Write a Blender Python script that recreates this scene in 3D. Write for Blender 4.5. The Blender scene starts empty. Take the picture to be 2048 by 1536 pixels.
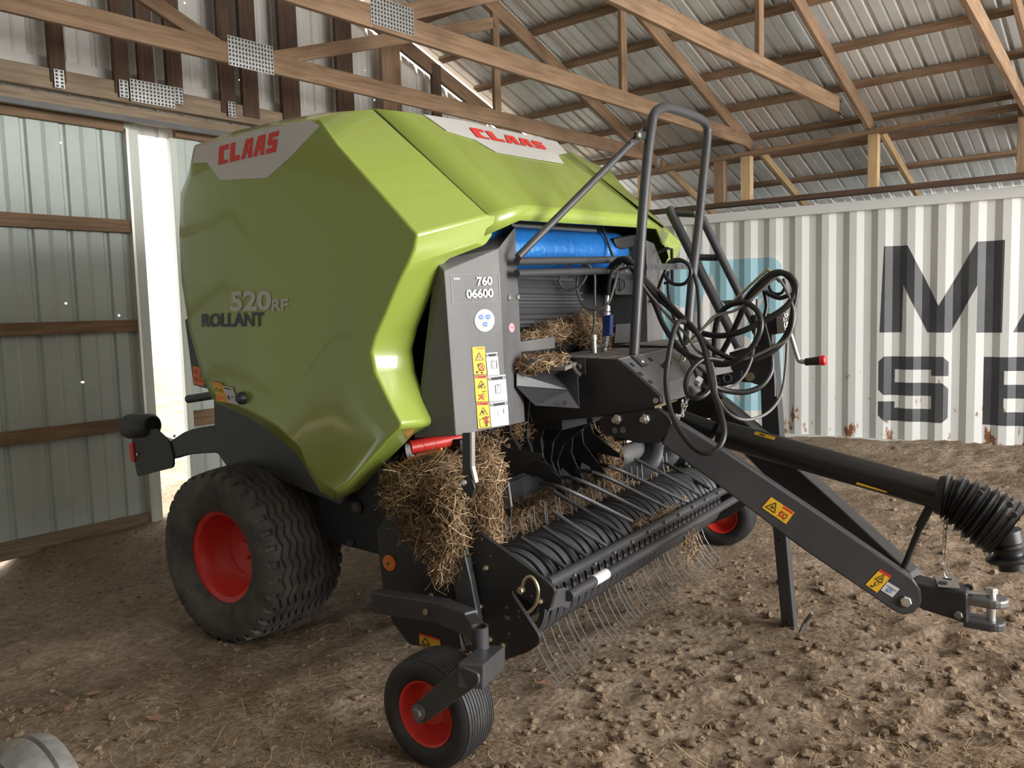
import bpy, bmesh, math, random
from mathutils import Vector, Matrix, noise
random.seed(7)
C = bpy.context.scene.collection
PI = math.pi
V = Vector

# ------------------------------------------------------------------ camera
F_PX = 1652.6
PITCH, ROLL, YAW = math.radians(-5.065), math.radians(-1.592), math.radians(33.88)
EYE = V((0, 0, 1.5))
_fh = V((-math.sin(YAW), math.cos(YAW), 0)); _rh = V((math.cos(YAW), math.sin(YAW), 0))
FWD = _fh*math.cos(PITCH) + V((0, 0, math.sin(PITCH)))
_u = _rh.cross(FWD)
RGT = _rh*math.cos(ROLL) + _u*math.sin(ROLL)
UPV = RGT.cross(FWD)
cam = bpy.data.objects.new('camera', bpy.data.cameras.new('camera')); C.objects.link(cam)
cam.data.sensor_width = 36; cam.data.lens = F_PX/2048*36
cam.data.clip_start = .05; cam.data.clip_end = 300
M = Matrix((RGT, UPV, -FWD)).transposed().to_4x4(); M.translation = EYE
cam.matrix_world = M
bpy.context.scene.camera = cam

# ------------------------------------------------------------------ daylight and exposure
vs = bpy.context.scene.view_settings
vs.view_transform = 'Standard'; vs.look = 'None'; vs.gamma = 1.0; vs.exposure = 1.55
world = bpy.data.worlds.new('daylight'); bpy.context.scene.world = world
world.use_nodes = True
wn = world.node_tree.nodes; wl = world.node_tree.links
bg = wn['Background']
bg.inputs[0].default_value = (.93, .97, 1.0, 1); bg.inputs[1].default_value = 1.15
def area(name, loc, target, sx, sy, watts, col=(1, .98, .95)):
    l = bpy.data.lights.new(name, 'AREA'); l.shape = 'RECTANGLE'; l.size = sx; l.size_y = sy
    l.energy = watts; l.color = col
    o = bpy.data.objects.new(name, l); C.objects.link(o); o.location = loc
    o.rotation_euler = (V(target)-V(loc)).to_track_quat('-Z', 'Y').to_euler()
    return o
area('open_end_daylight', (6.6, 4.2, 2.2), (-3, 3.2, .7), 6, 3.2, 430)

sun = bpy.data.lights.new('sun', 'SUN'); sun.energy = 4.5; sun.angle = .01; sun.color = (1, .96, .9)
so_ = bpy.data.objects.new('sun', sun); C.objects.link(so_); so_.rotation_euler = V((.10, .95, -1.7)).to_track_quat('-Z', 'Y').to_euler()

# ------------------------------------------------------------------ pixel rays on real planes (2048 x 1536 frame)
def ray(x, y): return RGT*((x-1024)/F_PX) - UPV*((y-768)/F_PX) + FWD
def AX(x, y, v): d = ray(x, y); return EYE + d*((v-EYE.x)/d.x)
def AY(x, y, v): d = ray(x, y); return EYE + d*((v-EYE.y)/d.y)
def AZ(x, y, v): d = ray(x, y); return EYE + d*((v-EYE.z)/d.z)
def AP(x, y, pt, n): d = ray(x, y); return EYE + d*((pt-EYE).dot(n)/d.dot(n))
def zz(ox, oy, s):                                   # points read off an enlarged crop
    return lambda a, b: (ox+a/s, oy+b/s)
z4 = zz(700, 200, 2.926); z5 = zz(1000, 420, 2.926); z7 = zz(1000, 800, 3.0717)
z8 = zz(1448, 800, 3.0717); z10 = zz(700, 1000, 2.865); zp = zz(740, 860, 6.4); zs = zz(1020, 640, 5.12)
# building axes: u along the ridge (away from the gable wall), v across it
TH = math.radians(6.24)
BT = V((math.sin(TH), math.cos(TH), 0)); BL = V((math.cos(TH), -math.sin(TH), 0))
def bw(u, v, z): return BL*u + BT*v + V((0, 0, z))
def BU(x, y, u): return AP(x, y, BL*u, BL)
def BV(x, y, v): return AP(x, y, BT*v, BT)
def uv_of(p): return p.dot(BL), p.dot(BT), p.z

# ------------------------------------------------------------------ materials
def mat(name, col, rough=.5, metal=0, noise_amt=0, noise_scale=8, col2=None, bump=0, bump_scale=60, coat=0, spec=None, aniso=(1, 1, 1), thr=(.35, .7), coords='Object', emit=None):
    m = bpy.data.materials.new(name); m.use_nodes = True
    n = m.node_tree.nodes; l = m.node_tree.links
    b = n['Principled BSDF']
    b.inputs['Base Color'].default_value = (*col, 1); b.inputs['Roughness'].default_value = rough
    b.inputs['Metallic'].default_value = metal
    if coat: b.inputs['Coat Weight'].default_value = coat; b.inputs['Coat Roughness'].default_value = .06
    if spec is not None: b.inputs['Specular IOR Level'].default_value = spec
    tc = n.new('ShaderNodeTexCoord'); mp = n.new('ShaderNodeMapping'); mp.inputs['Scale'].default_value = aniso
    l.new(tc.outputs[coords], mp.inputs[0])
    if col2:
        t = n.new('ShaderNodeTexNoise'); t.inputs['Scale'].default_value = noise_scale; t.inputs['Detail'].default_value = 6; t.inputs['Roughness'].default_value = .65
        l.new(mp.outputs[0], t.inputs[0])
        r = n.new('ShaderNodeMapRange'); r.inputs[1].default_value = thr[0]; r.inputs[2].default_value = thr[1]
        l.new(t.outputs[0], r.inputs[0])
        x = n.new('ShaderNodeMix'); x.data_type = 'RGBA'
        x.inputs[6].default_value = (*col, 1); x.inputs[7].default_value = (*col2, 1)
        l.new(r.outputs[0], x.inputs[0]); l.new(x.outputs[2], b.inputs['Base Color'])
    if bump:
        t2 = n.new('ShaderNodeTexNoise'); t2.inputs['Scale'].default_value = bump_scale; t2.inputs['Detail'].default_value = 5
        l.new(mp.outputs[0], t2.inputs[0])
        bp = n.new('ShaderNodeBump'); bp.inputs['Strength'].default_value = bump; bp.inputs['Distance'].default_value = .01
        l.new(t2.outputs[0], bp.inputs['Height']); l.new(bp.outputs[0], b.inputs['Normal'])
    return m
def wood(name, c1, c2, c3):
    m = bpy.data.materials.new(name); m.use_nodes = True
    n = m.node_tree.nodes; l = m.node_tree.links; b = n['Principled BSDF']; b.inputs['Roughness'].default_value = .75
    b.inputs['Specular IOR Level'].default_value = .25
    tc = n.new('ShaderNodeTexCoord'); oi = n.new('ShaderNodeObjectInfo')
    ad = n.new('ShaderNodeVectorMath'); ad.operation = 'ADD'
    cb = n.new('ShaderNodeCombineXYZ'); ml = n.new('ShaderNodeMath'); ml.operation = 'MULTIPLY'; ml.inputs[1].default_value = 37
    l.new(oi.outputs['Random'], ml.inputs[0]); l.new(ml.outputs[0], cb.inputs[0]); l.new(ml.outputs[0], cb.inputs[1])
    l.new(tc.outputs['Object'], ad.inputs[0]); l.new(cb.outputs[0], ad.inputs[1])
    mp = n.new('ShaderNodeMapping'); mp.inputs['Scale'].default_value = (1.2, 22, 22); l.new(ad.outputs[0], mp.inputs[0])
    t = n.new('ShaderNodeTexNoise'); t.inputs['Scale'].default_value = 2.2; t.inputs['Detail'].default_value = 7; t.inputs['Distortion'].default_value = .6
    l.new(mp.outputs[0], t.inputs[0])
    mp2 = n.new('ShaderNodeMapping'); mp2.inputs['Scale'].default_value = (1.5, 3, 3); l.new(ad.outputs[0], mp2.inputs[0])
    t2 = n.new('ShaderNodeTexNoise'); t2.inputs['Scale'].default_value = 1.5; l.new(mp2.outputs[0], t2.inputs[0])
    cr = n.new('ShaderNodeValToRGB'); cr.color_ramp.elements[0].position = .33; cr.color_ramp.elements[0].color = (*c1, 1)
    cr.color_ramp.elements[1].position = .68; cr.color_ramp.elements[1].color = (*c2, 1)
    l.new(t.outputs[0], cr.inputs[0])
    mx = n.new('ShaderNodeMix'); mx.data_type = 'RGBA'; l.new(cr.outputs[0], mx.inputs[6]); mx.inputs[7].default_value = (*c3, 1)
    mr = n.new('ShaderNodeMapRange'); mr.inputs[1].default_value = .45; mr.inputs[2].default_value = .75; mr.inputs[4].default_value = .7
    l.new(t2.outputs[0], mr.inputs[0]); l.new(mr.outputs[0], mx.inputs[0]); l.new(mx.outputs[2], b.inputs['Base Color'])
    bp = n.new('ShaderNodeBump'); bp.inputs['Strength'].default_value = .25; bp.inputs['Distance'].default_value = .004
    l.new(t.outputs[0], bp.inputs['Height']); l.new(bp.outputs[0], b.inputs['Normal'])
    return m
K = {}
K['green'] = mat('green_paint', (.265, .345, .058), .28, coat=.6)
K['badge'] = mat('badge_white', (.58, .57, .55), .4, coat=.3)
K['red'] = mat('red_paint', (.62, .035, .025), .4)
K['logo_red'] = mat('logo_red', (.70, .04, .03), .4)
K['letter_grey'] = mat('letter_silver', (.50, .50, .46), .4)
K['letter_blue'] = mat('letter_dark_blue', (.035, .05, .09), .4)
K['grey'] = mat('anthracite_paint', (.036, .037, .041), .42, col2=(.055, .055, .056), noise_scale=3)
K['greyl'] = mat('dusty_grey_paint', (.085, .087, .092), .5, col2=(.135, .13, .122), noise_scale=4, aniso=(1, 1, .5))
K['black'] = mat('black_paint', (.016, .017, .019), .45, col2=(.026, .026, .027), noise_scale=6)
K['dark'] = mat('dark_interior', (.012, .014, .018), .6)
K['dust'] = mat('dusty_deck', (.22, .19, .165), .75, col2=(.10, .09, .08), noise_scale=9)
K['rubber'] = mat('tyre_rubber', (.035, .033, .031), .8, col2=(.13, .11, .09), noise_scale=7, thr=(.38, .8), bump=.25, bump_scale=90)
K['rubberg'] = mat('smooth_tyre_rubber', (.02, .02, .021), .6, col2=(.055, .05, .045), noise_scale=9, thr=(.5, .8))
K['hose'] = mat('hose_rubber', (.014, .014, .015), .38)
K['hoseg'] = mat('grey_cable', (.12, .11, .1), .45)
K['pto'] = mat('pto_black_plastic', (.013, .013, .014), .33, col2=(.05, .045, .04), noise_scale=9, thr=(.62, .85))
K['steel'] = mat('zinc_steel', (.58, .57, .54), .38, metal=.9)
K['steeld'] = mat('worn_steel', (.22, .22, .22), .42, metal=.8)
K['brass'] = mat('yellow_zinc', (.48, .42, .26), .35, metal=.85)
K['band'] = mat('stripper_grey', (.085, .087, .094), .36, metal=.4)
K['white'] = mat('sticker_white', (.56, .56, .57), .5)
K['ink'] = mat('sticker_ink', (.02, .02, .02), .6)
K['inkg'] = mat('sticker_grey_ink', (.35, .35, .37), .6)
K['yellow'] = mat('sticker_yellow', (.72, .42, .02), .5)
K['orange'] = mat('orange_reflector', (.75, .2, .015), .25)
K['pink'] = mat('pink_sticker', (.75, .32, .36), .5)
K['stamp'] = mat('stamp_blue', (.06, .16, .45), .5)
K['blue'] = mat('valve_blue', (.012, .03, .16), .35)
K['aqua'] = mat('container_logo_blue', (.24, .44, .52), .55, col2=(.3, .48, .54), noise_scale=3)
K['letter'] = mat('container_letter_grey', (.035, .037, .042), .5, col2=(.06, .062, .066), noise_scale=2)
K['redtip'] = mat('red_tip', (.75, .02, .03), .4)
K['copper'] = mat('orange_cable', (.6, .25, .08), .4)
K['galv'] = mat('galvanised_plate', (.5, .51, .5), .45, metal=.85, col2=(.36, .37, .37), noise_scale=30)
K['woodn'] = wood('old_brown_wood', (.20, .125, .072), (.32, .215, .137), (.14, .088, .057))
K['woodd'] = wood('dark_stained_wood', (.07, .042, .028), (.12, .075, .05), (.05, .032, .024))
K['woodl'] = wood('pale_new_wood', (.42, .29, .15), (.58, .42, .24), (.34, .22, .12))
K['woodg'] = wood('weathered_wood', (.2, .15, .1), (.33, .26, .18), (.17, .12, .08))
K['sheetw'] = mat('pale_green_sheet_metal', (.52, .58, .53), .45, metal=.1, col2=(.44, .50, .46), noise_scale=2)
K['sheetg'] = mat('white_sheet_metal', (.62, .61, .57), .5, metal=.1, col2=(.52, .51, .48), noise_scale=2)
def pinholes(m):
    n = m.node_tree.nodes; l = m.node_tree.links; b = n['Principled BSDF']; out = n['Material Output']
    tc = n.new('ShaderNodeTexCoord'); sp = n.new('ShaderNodeSeparateXYZ'); l.new(tc.outputs['Object'], sp.inputs[0])
    cb = n.new('ShaderNodeCombineXYZ'); l.new(sp.outputs[1], cb.inputs[0]); l.new(sp.outputs[2], cb.inputs[1])
    v = n.new('ShaderNodeTexVoronoi'); v.voronoi_dimensions = '2D'; v.inputs['Scale'].default_value = 2.6; l.new(cb.outputs[0], v.inputs[0])
    lt = n.new('ShaderNodeMath'); lt.operation = 'LESS_THAN'; lt.inputs[1].default_value = .022; l.new(v.outputs['Distance'], lt.inputs[0])
    sc = n.new('ShaderNodeSeparateColor'); l.new(v.outputs['Color'], sc.inputs[0])
    g = n.new('ShaderNodeMath'); g.operation = 'GREATER_THAN'; g.inputs[1].default_value = .62; l.new(sc.outputs[0], g.inputs[0])
    mu = n.new('ShaderNodeMath'); mu.operation = 'MULTIPLY'; l.new(lt.outputs[0], mu.inputs[0]); l.new(g.outputs[0], mu.inputs[1])
    tr = n.new('ShaderNodeBsdfTransparent'); mx = n.new('ShaderNodeMixShader'); l.new(mu.outputs[0], mx.inputs[0]); l.new(b.outputs[0], mx.inputs[1]); l.new(tr.outputs[0], mx.inputs[2]); l.new(mx.outputs[0], out.inputs[0])
pinholes(K['sheetw']); pinholes(K['sheetg'])
K['stile'] = mat('white_door_stile', (.60, .63, .56), .4, metal=.1)
K['roof'] = mat('galvalume_roof', (.76, .76, .74), .36, metal=.3, col2=(.62, .62, .61), noise_scale=2.5)
K['cont'] = None
K['leaf'] = mat('dead_leaf', (.32, .19, .12), .8, col2=(.24, .13, .08), noise_scale=25)
K['tyregrey'] = mat('weathered_grey_rubber', (.13, .13, .125), .8, col2=(.26, .24, .205), noise_scale=7, bump=.4, bump_scale=40)

def hay_mat():
    m = bpy.data.materials.new('dry_hay'); m.use_nodes = True
    n = m.node_tree.nodes; l = m.node_tree.links; b = n['Principled BSDF']; b.inputs['Roughness'].default_value = .7
    b.inputs['Specular IOR Level'].default_value = .3
    a = n.new('ShaderNodeAttribute'); a.attribute_name = 'tone'
    cr = n.new('ShaderNodeValToRGB'); e = cr.color_ramp.elements
    e[0].position = 0; e[0].color = (.085, .05, .028, 1); e[1].position = 1; e[1].color = (.62, .47, .28, 1)
    x = e.new(.5); x.color = (.27, .175, .095, 1)
    l.new(a.outputs['Fac'], cr.inputs[0]); l.new(cr.outputs[0], b.inputs['Base Color'])
    return m
K['hay'] = hay_mat()

def cont_mat():
    m = bpy.data.materials.new('white_container_paint'); m.use_nodes = True
    n = m.node_tree.nodes; l = m.node_tree.links; b = n['Principled BSDF']; b.inputs['Roughness'].default_value = .55
    tc = n.new('ShaderNodeTexCoord'); sp = n.new('ShaderNodeSeparateXYZ'); l.new(tc.outputs['Object'], sp.inputs[0])
    t = n.new('ShaderNodeTexNoise'); t.inputs['Scale'].default_value = 5.5; t.inputs['Detail'].default_value = 8; t.inputs['Roughness'].default_value = .6
    mp = n.new('ShaderNodeMapping'); mp.inputs['Scale'].default_value = (1.5, 1.5, .62); l.new(tc.outputs['Object'], mp.inputs[0]); l.new(mp.outputs[0], t.inputs[0])
    # more rust towards the bottom rail: threshold falls with height
    mr = n.new('ShaderNodeMapRange'); mr.inputs[1].default_value = 0; mr.inputs[2].default_value = 1.1; mr.inputs[3].default_value = .53; mr.inputs[4].default_value = .72
    l.new(sp.outputs[2], mr.inputs[0])
    sub = n.new('ShaderNodeMath'); sub.operation = 'SUBTRACT'; l.new(t.outputs[0], sub.inputs[0]); l.new(mr.outputs[0], sub.inputs[1])
    m2 = n.new('ShaderNodeMapRange'); m2.inputs[1].default_value = 0; m2.inputs[2].default_value = .05; l.new(sub.outputs[0], m2.inputs[0])
    t3 = n.new('ShaderNodeTexNoise'); t3.inputs['Scale'].default_value = 1.3; l.new(tc.outputs['Object'], t3.inputs[0])
    base = n.new('ShaderNodeMix'); base.data_type = 'RGBA'; base.inputs[6].default_value = (.48, .49, .48, 1); base.inputs[7].default_value = (.58, .58, .55, 1)
    l.new(t3.outputs[0], base.inputs[0])
    rc = n.new('ShaderNodeMix'); rc.data_type = 'RGBA'; rc.inputs[6].default_value = (.45, .24, .10, 1); rc.inputs[7].default_value = (.18, .07, .03, 1); l.new(m2.outputs[0], rc.inputs[0])
    mx = n.new('ShaderNodeMix'); mx.data_type = 'RGBA'; l.new(m2.outputs[0], mx.inputs[0]); l.new(base.outputs[2], mx.inputs[6]); l.new(rc.outputs[2], mx.inputs[7])
    l.new(mx.outputs[2], b.inputs['Base Color'])
    return m
K['cont'] = cont_mat()

def dirt_mat():
    m = bpy.data.materials.new('dry_dirt'); m.use_nodes = True
    n = m.node_tree.nodes; l = m.node_tree.links; b = n['Principled BSDF']; b.inputs['Roughness'].default_value = .95
    b.inputs['Specular IOR Level'].default_value = .1
    tc = n.new('ShaderNodeTexCoord')
    def nz(s, d=6, r=.6):
        t = n.new('ShaderNodeTexNoise'); t.inputs['Scale'].default_value = s; t.inputs['Detail'].default_value = d; t.inputs['Roughness'].default_value = r
        l.new(tc.outputs['Object'], t.inputs[0]); return t
    a, f, g = nz(1.1, 5), nz(26, 8, .7), nz(6, 6)
    cr = n.new('ShaderNodeValToRGB'); e = cr.color_ramp.elements
    e[0].position = .32; e[0].color = (.12, .086, .06, 1); e[1].position = .72; e[1].color = (.54, .44, .335, 1)
    x = e.new(.5); x.color = (.29, .217, .155, 1)
    ad = n.new('ShaderNodeMath'); ad.operation = 'MULTIPLY_ADD'; ad.inputs[1].default_value = .55
    l.new(f.outputs[0], ad.inputs[0])
    h = n.new('ShaderNodeMath'); h.operation = 'MULTIPLY'; h.inputs[1].default_value = .45; l.new(a.outputs[0], h.inputs[0]); l.new(h.outputs[0], ad.inputs[2])
    l.new(ad.outputs[0], cr.inputs[0]); l.new(cr.outputs[0], b.inputs['Base Color'])
    vo = n.new('ShaderNodeTexVoronoi'); vo.inputs['Scale'].default_value = 38; l.new(tc.outputs['Object'], vo.inputs[0])
    s = n.new('ShaderNodeMath'); s.operation = 'MULTIPLY_ADD'; s.inputs[1].default_value = -.5; l.new(vo.outputs['Distance'], s.inputs[0]); l.new(f.outputs[0], s.inputs[2])
    s2 = n.new('ShaderNodeMath'); s2.operation = 'ADD'; l.new(s.outputs[0], s2.inputs[0]); l.new(g.outputs[0], s2.inputs[1])
    bp = n.new('ShaderNodeBump'); bp.inputs['Strength'].default_value = .9; bp.inputs['Distance'].default_value = .03
    l.new(s2.outputs[0], bp.inputs['Height']); l.new(bp.outputs[0], b.inputs['Normal'])
    return m
K['dirt'] = dirt_mat()
def net_mat():
    m = mat('blue_net_wrap', (.012, .13, .48), .3, metal=.3)
    n = m.node_tree.nodes; l = m.node_tree.links; b = n['Principled BSDF']
    tc = n.new('ShaderNodeTexCoord'); mp = n.new('ShaderNodeMapping'); mp.inputs['Rotation'].default_value = (.0, 0, .5); mp.inputs['Scale'].default_value = (1, 1, 1)
    l.new(tc.outputs['Object'], mp.inputs[0])
    w = n.new('ShaderNodeTexWave'); w.bands_direction = 'Y'; w.inputs['Scale'].default_value = 26; w.inputs['Distortion'].default_value = 4; w.inputs['Detail'].default_value = 3
    l.new(mp.outputs[0], w.inputs[0])
    x = n.new('ShaderNodeMix'); x.data_type = 'RGBA'; x.inputs[6].default_value = (.008, .09, .38, 1); x.inputs[7].default_value = (.03, .24, .66, 1)
    l.new(w.outputs[0], x.inputs[0]); l.new(x.outputs[2], b.inputs['Base Color'])
    bp = n.new('ShaderNodeBump'); bp.inputs['Strength'].default_value = .5; bp.inputs['Distance'].default_value = .004
    l.new(w.outputs[0], bp.inputs['Height']); l.new(bp.outputs[0], b.inputs['Normal'])
    return m
K['net'] = net_mat()

# ------------------------------------------------------------------ mesh helpers
class Mb:
    def __init__(s): s.bm = bmesh.new()
    def face(s, pts, mi=0):
        vs_ = [s.bm.verts.new(p) for p in pts]
        try:
            f = s.bm.faces.new(vs_); f.material_index = mi; return f
        except ValueError: return None
    def prism(s, pts, off, mi=0):
        off = V(off); a = [s.bm.verts.new(p) for p in pts]; b = [s.bm.verts.new(V(p)+off) for p in pts]
        n = len(pts); fs = [s.bm.faces.new(a), s.bm.faces.new(b[::-1])]
        for i in range(n): fs.append(s.bm.faces.new((a[i], b[i], b[(i+1) % n], a[(i+1) % n])))
        for f in fs: f.material_index = mi
        return s
    def box(s, c, sz, R=None, mi=0):
        c = V(c); h = [x/2 for x in sz]
        R = R or Matrix.Identity(3)
        P_ = [c + R @ V((sx*h[0], sy*h[1], 0)) - R @ V((0, 0, h[2])) for sx, sy in ((-1, -1), (1, -1), (1, 1), (-1, 1))]
        return s.prism(P_, R @ V((0, 0, sz[2])), mi)
    def bar(s, p, q, w, t, up=(0, 0, 1), mi=0):
        """square bar from p to q: w along the up side, t across"""
        p, q = V(p), V(q); d = (q-p).normalized(); a = d.cross(V(up)).normalized(); b = a.cross(d).normalized()
        P_ = [p + a*(x*t/2) + b*(y*w/2) for x, y in ((-1, -1), (1, -1), (1, 1), (-1, 1))]
        return s.prism(P_, q-p, mi)
    def cyl(s, p, q, r, seg=16, r2=None, mi=0):
        return s.lathe(p, q, [(0, 0), (r, 0), (r if r2 is None else r2, 1), (0, 1)], seg, mi, rel=True)
    def lathe(s, p, q, prof, seg=24, mi=0, rel=False):
        """profile (radius, distance along axis p->q)"""
        p, q = V(p), V(q); L = (q-p).length if rel else 1; d = (q-p).normalized()
        a = d.orthogonal().normalized(); b = d.cross(a)
        rings = []
        for r, h in prof:
            if r < 1e-6: rings.append([s.bm.verts.new(p+d*h*L)])
            else: rings.append([s.bm.verts.new(p+d*h*L+(a*math.cos(2*PI*i/seg)+b*math.sin(2*PI*i/seg))*r) for i in range(seg)])
        for A, B in zip(rings, rings[1:]):
            for i in range(seg):
                j = (i+1) % seg
                vs_ = [A[i % len(A)], A[j % len(A)], B[j % len(B)], B[i % len(B)]]
                u = []
                for v in vs_:
                    if v not in u: u.append(v)
                if len(u) > 2:
                    try: s.bm.faces.new(u).material_index = mi
                    except ValueError: pass
        return s
    def tube(s, pts, r, seg=10, closed=False, mi=0, cap=True):
        pts = [V(p) for p in pts]; n = len(pts); rings = []
        N = None
        for i in range(n):
            if closed: t = pts[(i+1) % n]-pts[i-1]
            else: t = pts[min(i+1, n-1)]-pts[max(i-1, 0)]
            t.normalize()
            if N is None: N = t.orthogonal().normalized()
            else: N = (N - t*N.dot(t)).normalized()
            B_ = t.cross(N); rr = r[i] if isinstance(r, (list, tuple)) else r
            rings.append([s.bm.verts.new(pts[i]+(N*math.cos(2*PI*k/seg)+B_*math.sin(2*PI*k/seg))*rr) for k in range(seg)])
        m_ = n if closed else n-1
        for i in range(m_):
            A, B2 = rings[i], rings[(i+1) % n]
            for k in range(seg): s.bm.faces.new((A[k], A[(k+1) % seg], B2[(k+1) % seg], B2[k])).material_index = mi
        if cap and not closed:
            s.bm.faces.new(rings[0][::-1]).material_index = mi; s.bm.faces.new(rings[-1]).material_index = mi
        return s
    def hexnut(s, p, d, r, h, mi=0): return s.lathe(p, V(p)+V(d)*h, [(0, 0), (r, 0), (r, .8), (r*.8, 1), (0, 1)], 6, mi, rel=True)
def cr_curve(pts, res=8, closed=False):
    pts = [V(p) for p in pts]; n = len(pts); out = []
    rng = n if closed else n-1
    for i in range(rng):
        g = (lambda k: pts[k % n]) if closed else (lambda k: pts[max(0, min(n-1, k))])
        a, b, c, d = g(i-1), g(i), g(i+1), g(i+2)
        for k in range(res):
            t = k/res
            out.append(.5*((2*b)+(c-a)*t+(2*a-5*b+4*c-d)*t*t+(3*b-a-3*c+d)*t**3))
    if not closed: out.append(pts[-1])
    return out
def roundpoly(pts, r, seg=4):
    """round the corners of a planar polygon"""
    pts = [V(p) for p in pts]; n = len(pts); out = []
    for i in range(n):
        p, a, b = pts[i], pts[i-1], pts[(i+1) % n]
        rr = r[i] if isinstance(r, (list, tuple)) else r
        if rr <= 0: out.append(p); continue
        da = min(rr, (a-p).length*.48); db = min(rr, (b-p).length*.48)
        A = p+(a-p).normalized()*da; B_ = p+(b-p).normalized()*db
        for k in range(seg+1):
            t = k/seg; out.append(A*(1-t)**2+p*2*t*(1-t)+B_*t*t)
    return out

def obj(name, mb, mats, parent=None, bevel=0, smooth=False, seg=2, sub=0, recalc=True):
    bm = mb.bm if isinstance(mb, Mb) else mb
    if recalc: bmesh.ops.recalc_face_normals(bm, faces=bm.faces)
    me = bpy.data.meshes.new(name); bm.to_mesh(me); bm.free()
    for m in (mats if isinstance(mats, (list, tuple)) else [mats]): me.materials.append(K[m] if isinstance(m, str) else m)
    if smooth:
        me.polygons.foreach_set('use_smooth', [True]*len(me.polygons))
        me.set_sharp_from_angle(angle=math.radians(38))
    o = bpy.data.objects.new(name, me); C.objects.link(o)
    put(o, parent)
    if bevel:
        b = o.modifiers.new('bevel', 'BEVEL'); b.width = bevel; b.segments = seg; b.limit_method = 'ANGLE'; b.angle_limit = math.radians(35); b.harden_normals = False
    if sub:
        b = o.modifiers.new('sub', 'SUBSURF'); b.levels = sub; b.render_levels = sub
    return o
def put(o, parent):
    if parent is None: return
    o.parent = parent
    if parent.type == 'EMPTY': o.matrix_parent_inverse = Matrix.Translation(-parent.location)
def tag(o, label, cat, group=None, kind=None):
    o['label'] = label; o['category'] = cat
    if group: o['group'] = group
    if kind: o['kind'] = kind
    return o
def thing(name, label, cat, loc, group=None):
    o = bpy.data.objects.new(name, None); C.objects.link(o); o.location = loc; o.empty_display_size = .2
    return tag(o, label, cat, group)
def struct(o): o['kind'] = 'structure'; return o
def beam(name, p, q, w, t, m, parent=None, up=(0, 0, 1)):
    """timber from p to q; the grain runs along the local x axis"""
    p, q = V(p), V(q); d = (q-p).normalized(); a = V(up).cross(d).normalized(); b = d.cross(a).normalized()
    b_ = Mb(); b_.bar((0, 0, 0), ((q-p).length, 0, 0), w, t)
    o = obj(name, b_, m, None, bevel=.003, seg=1)
    R = Matrix((d, a, b)).transposed().to_4x4(); R.translation = p
    if parent:
        o.parent = parent; 
        if parent.type == 'EMPTY': o.matrix_parent_inverse = Matrix.Translation(-parent.location)
    o.matrix_basis = R
    return o

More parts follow.
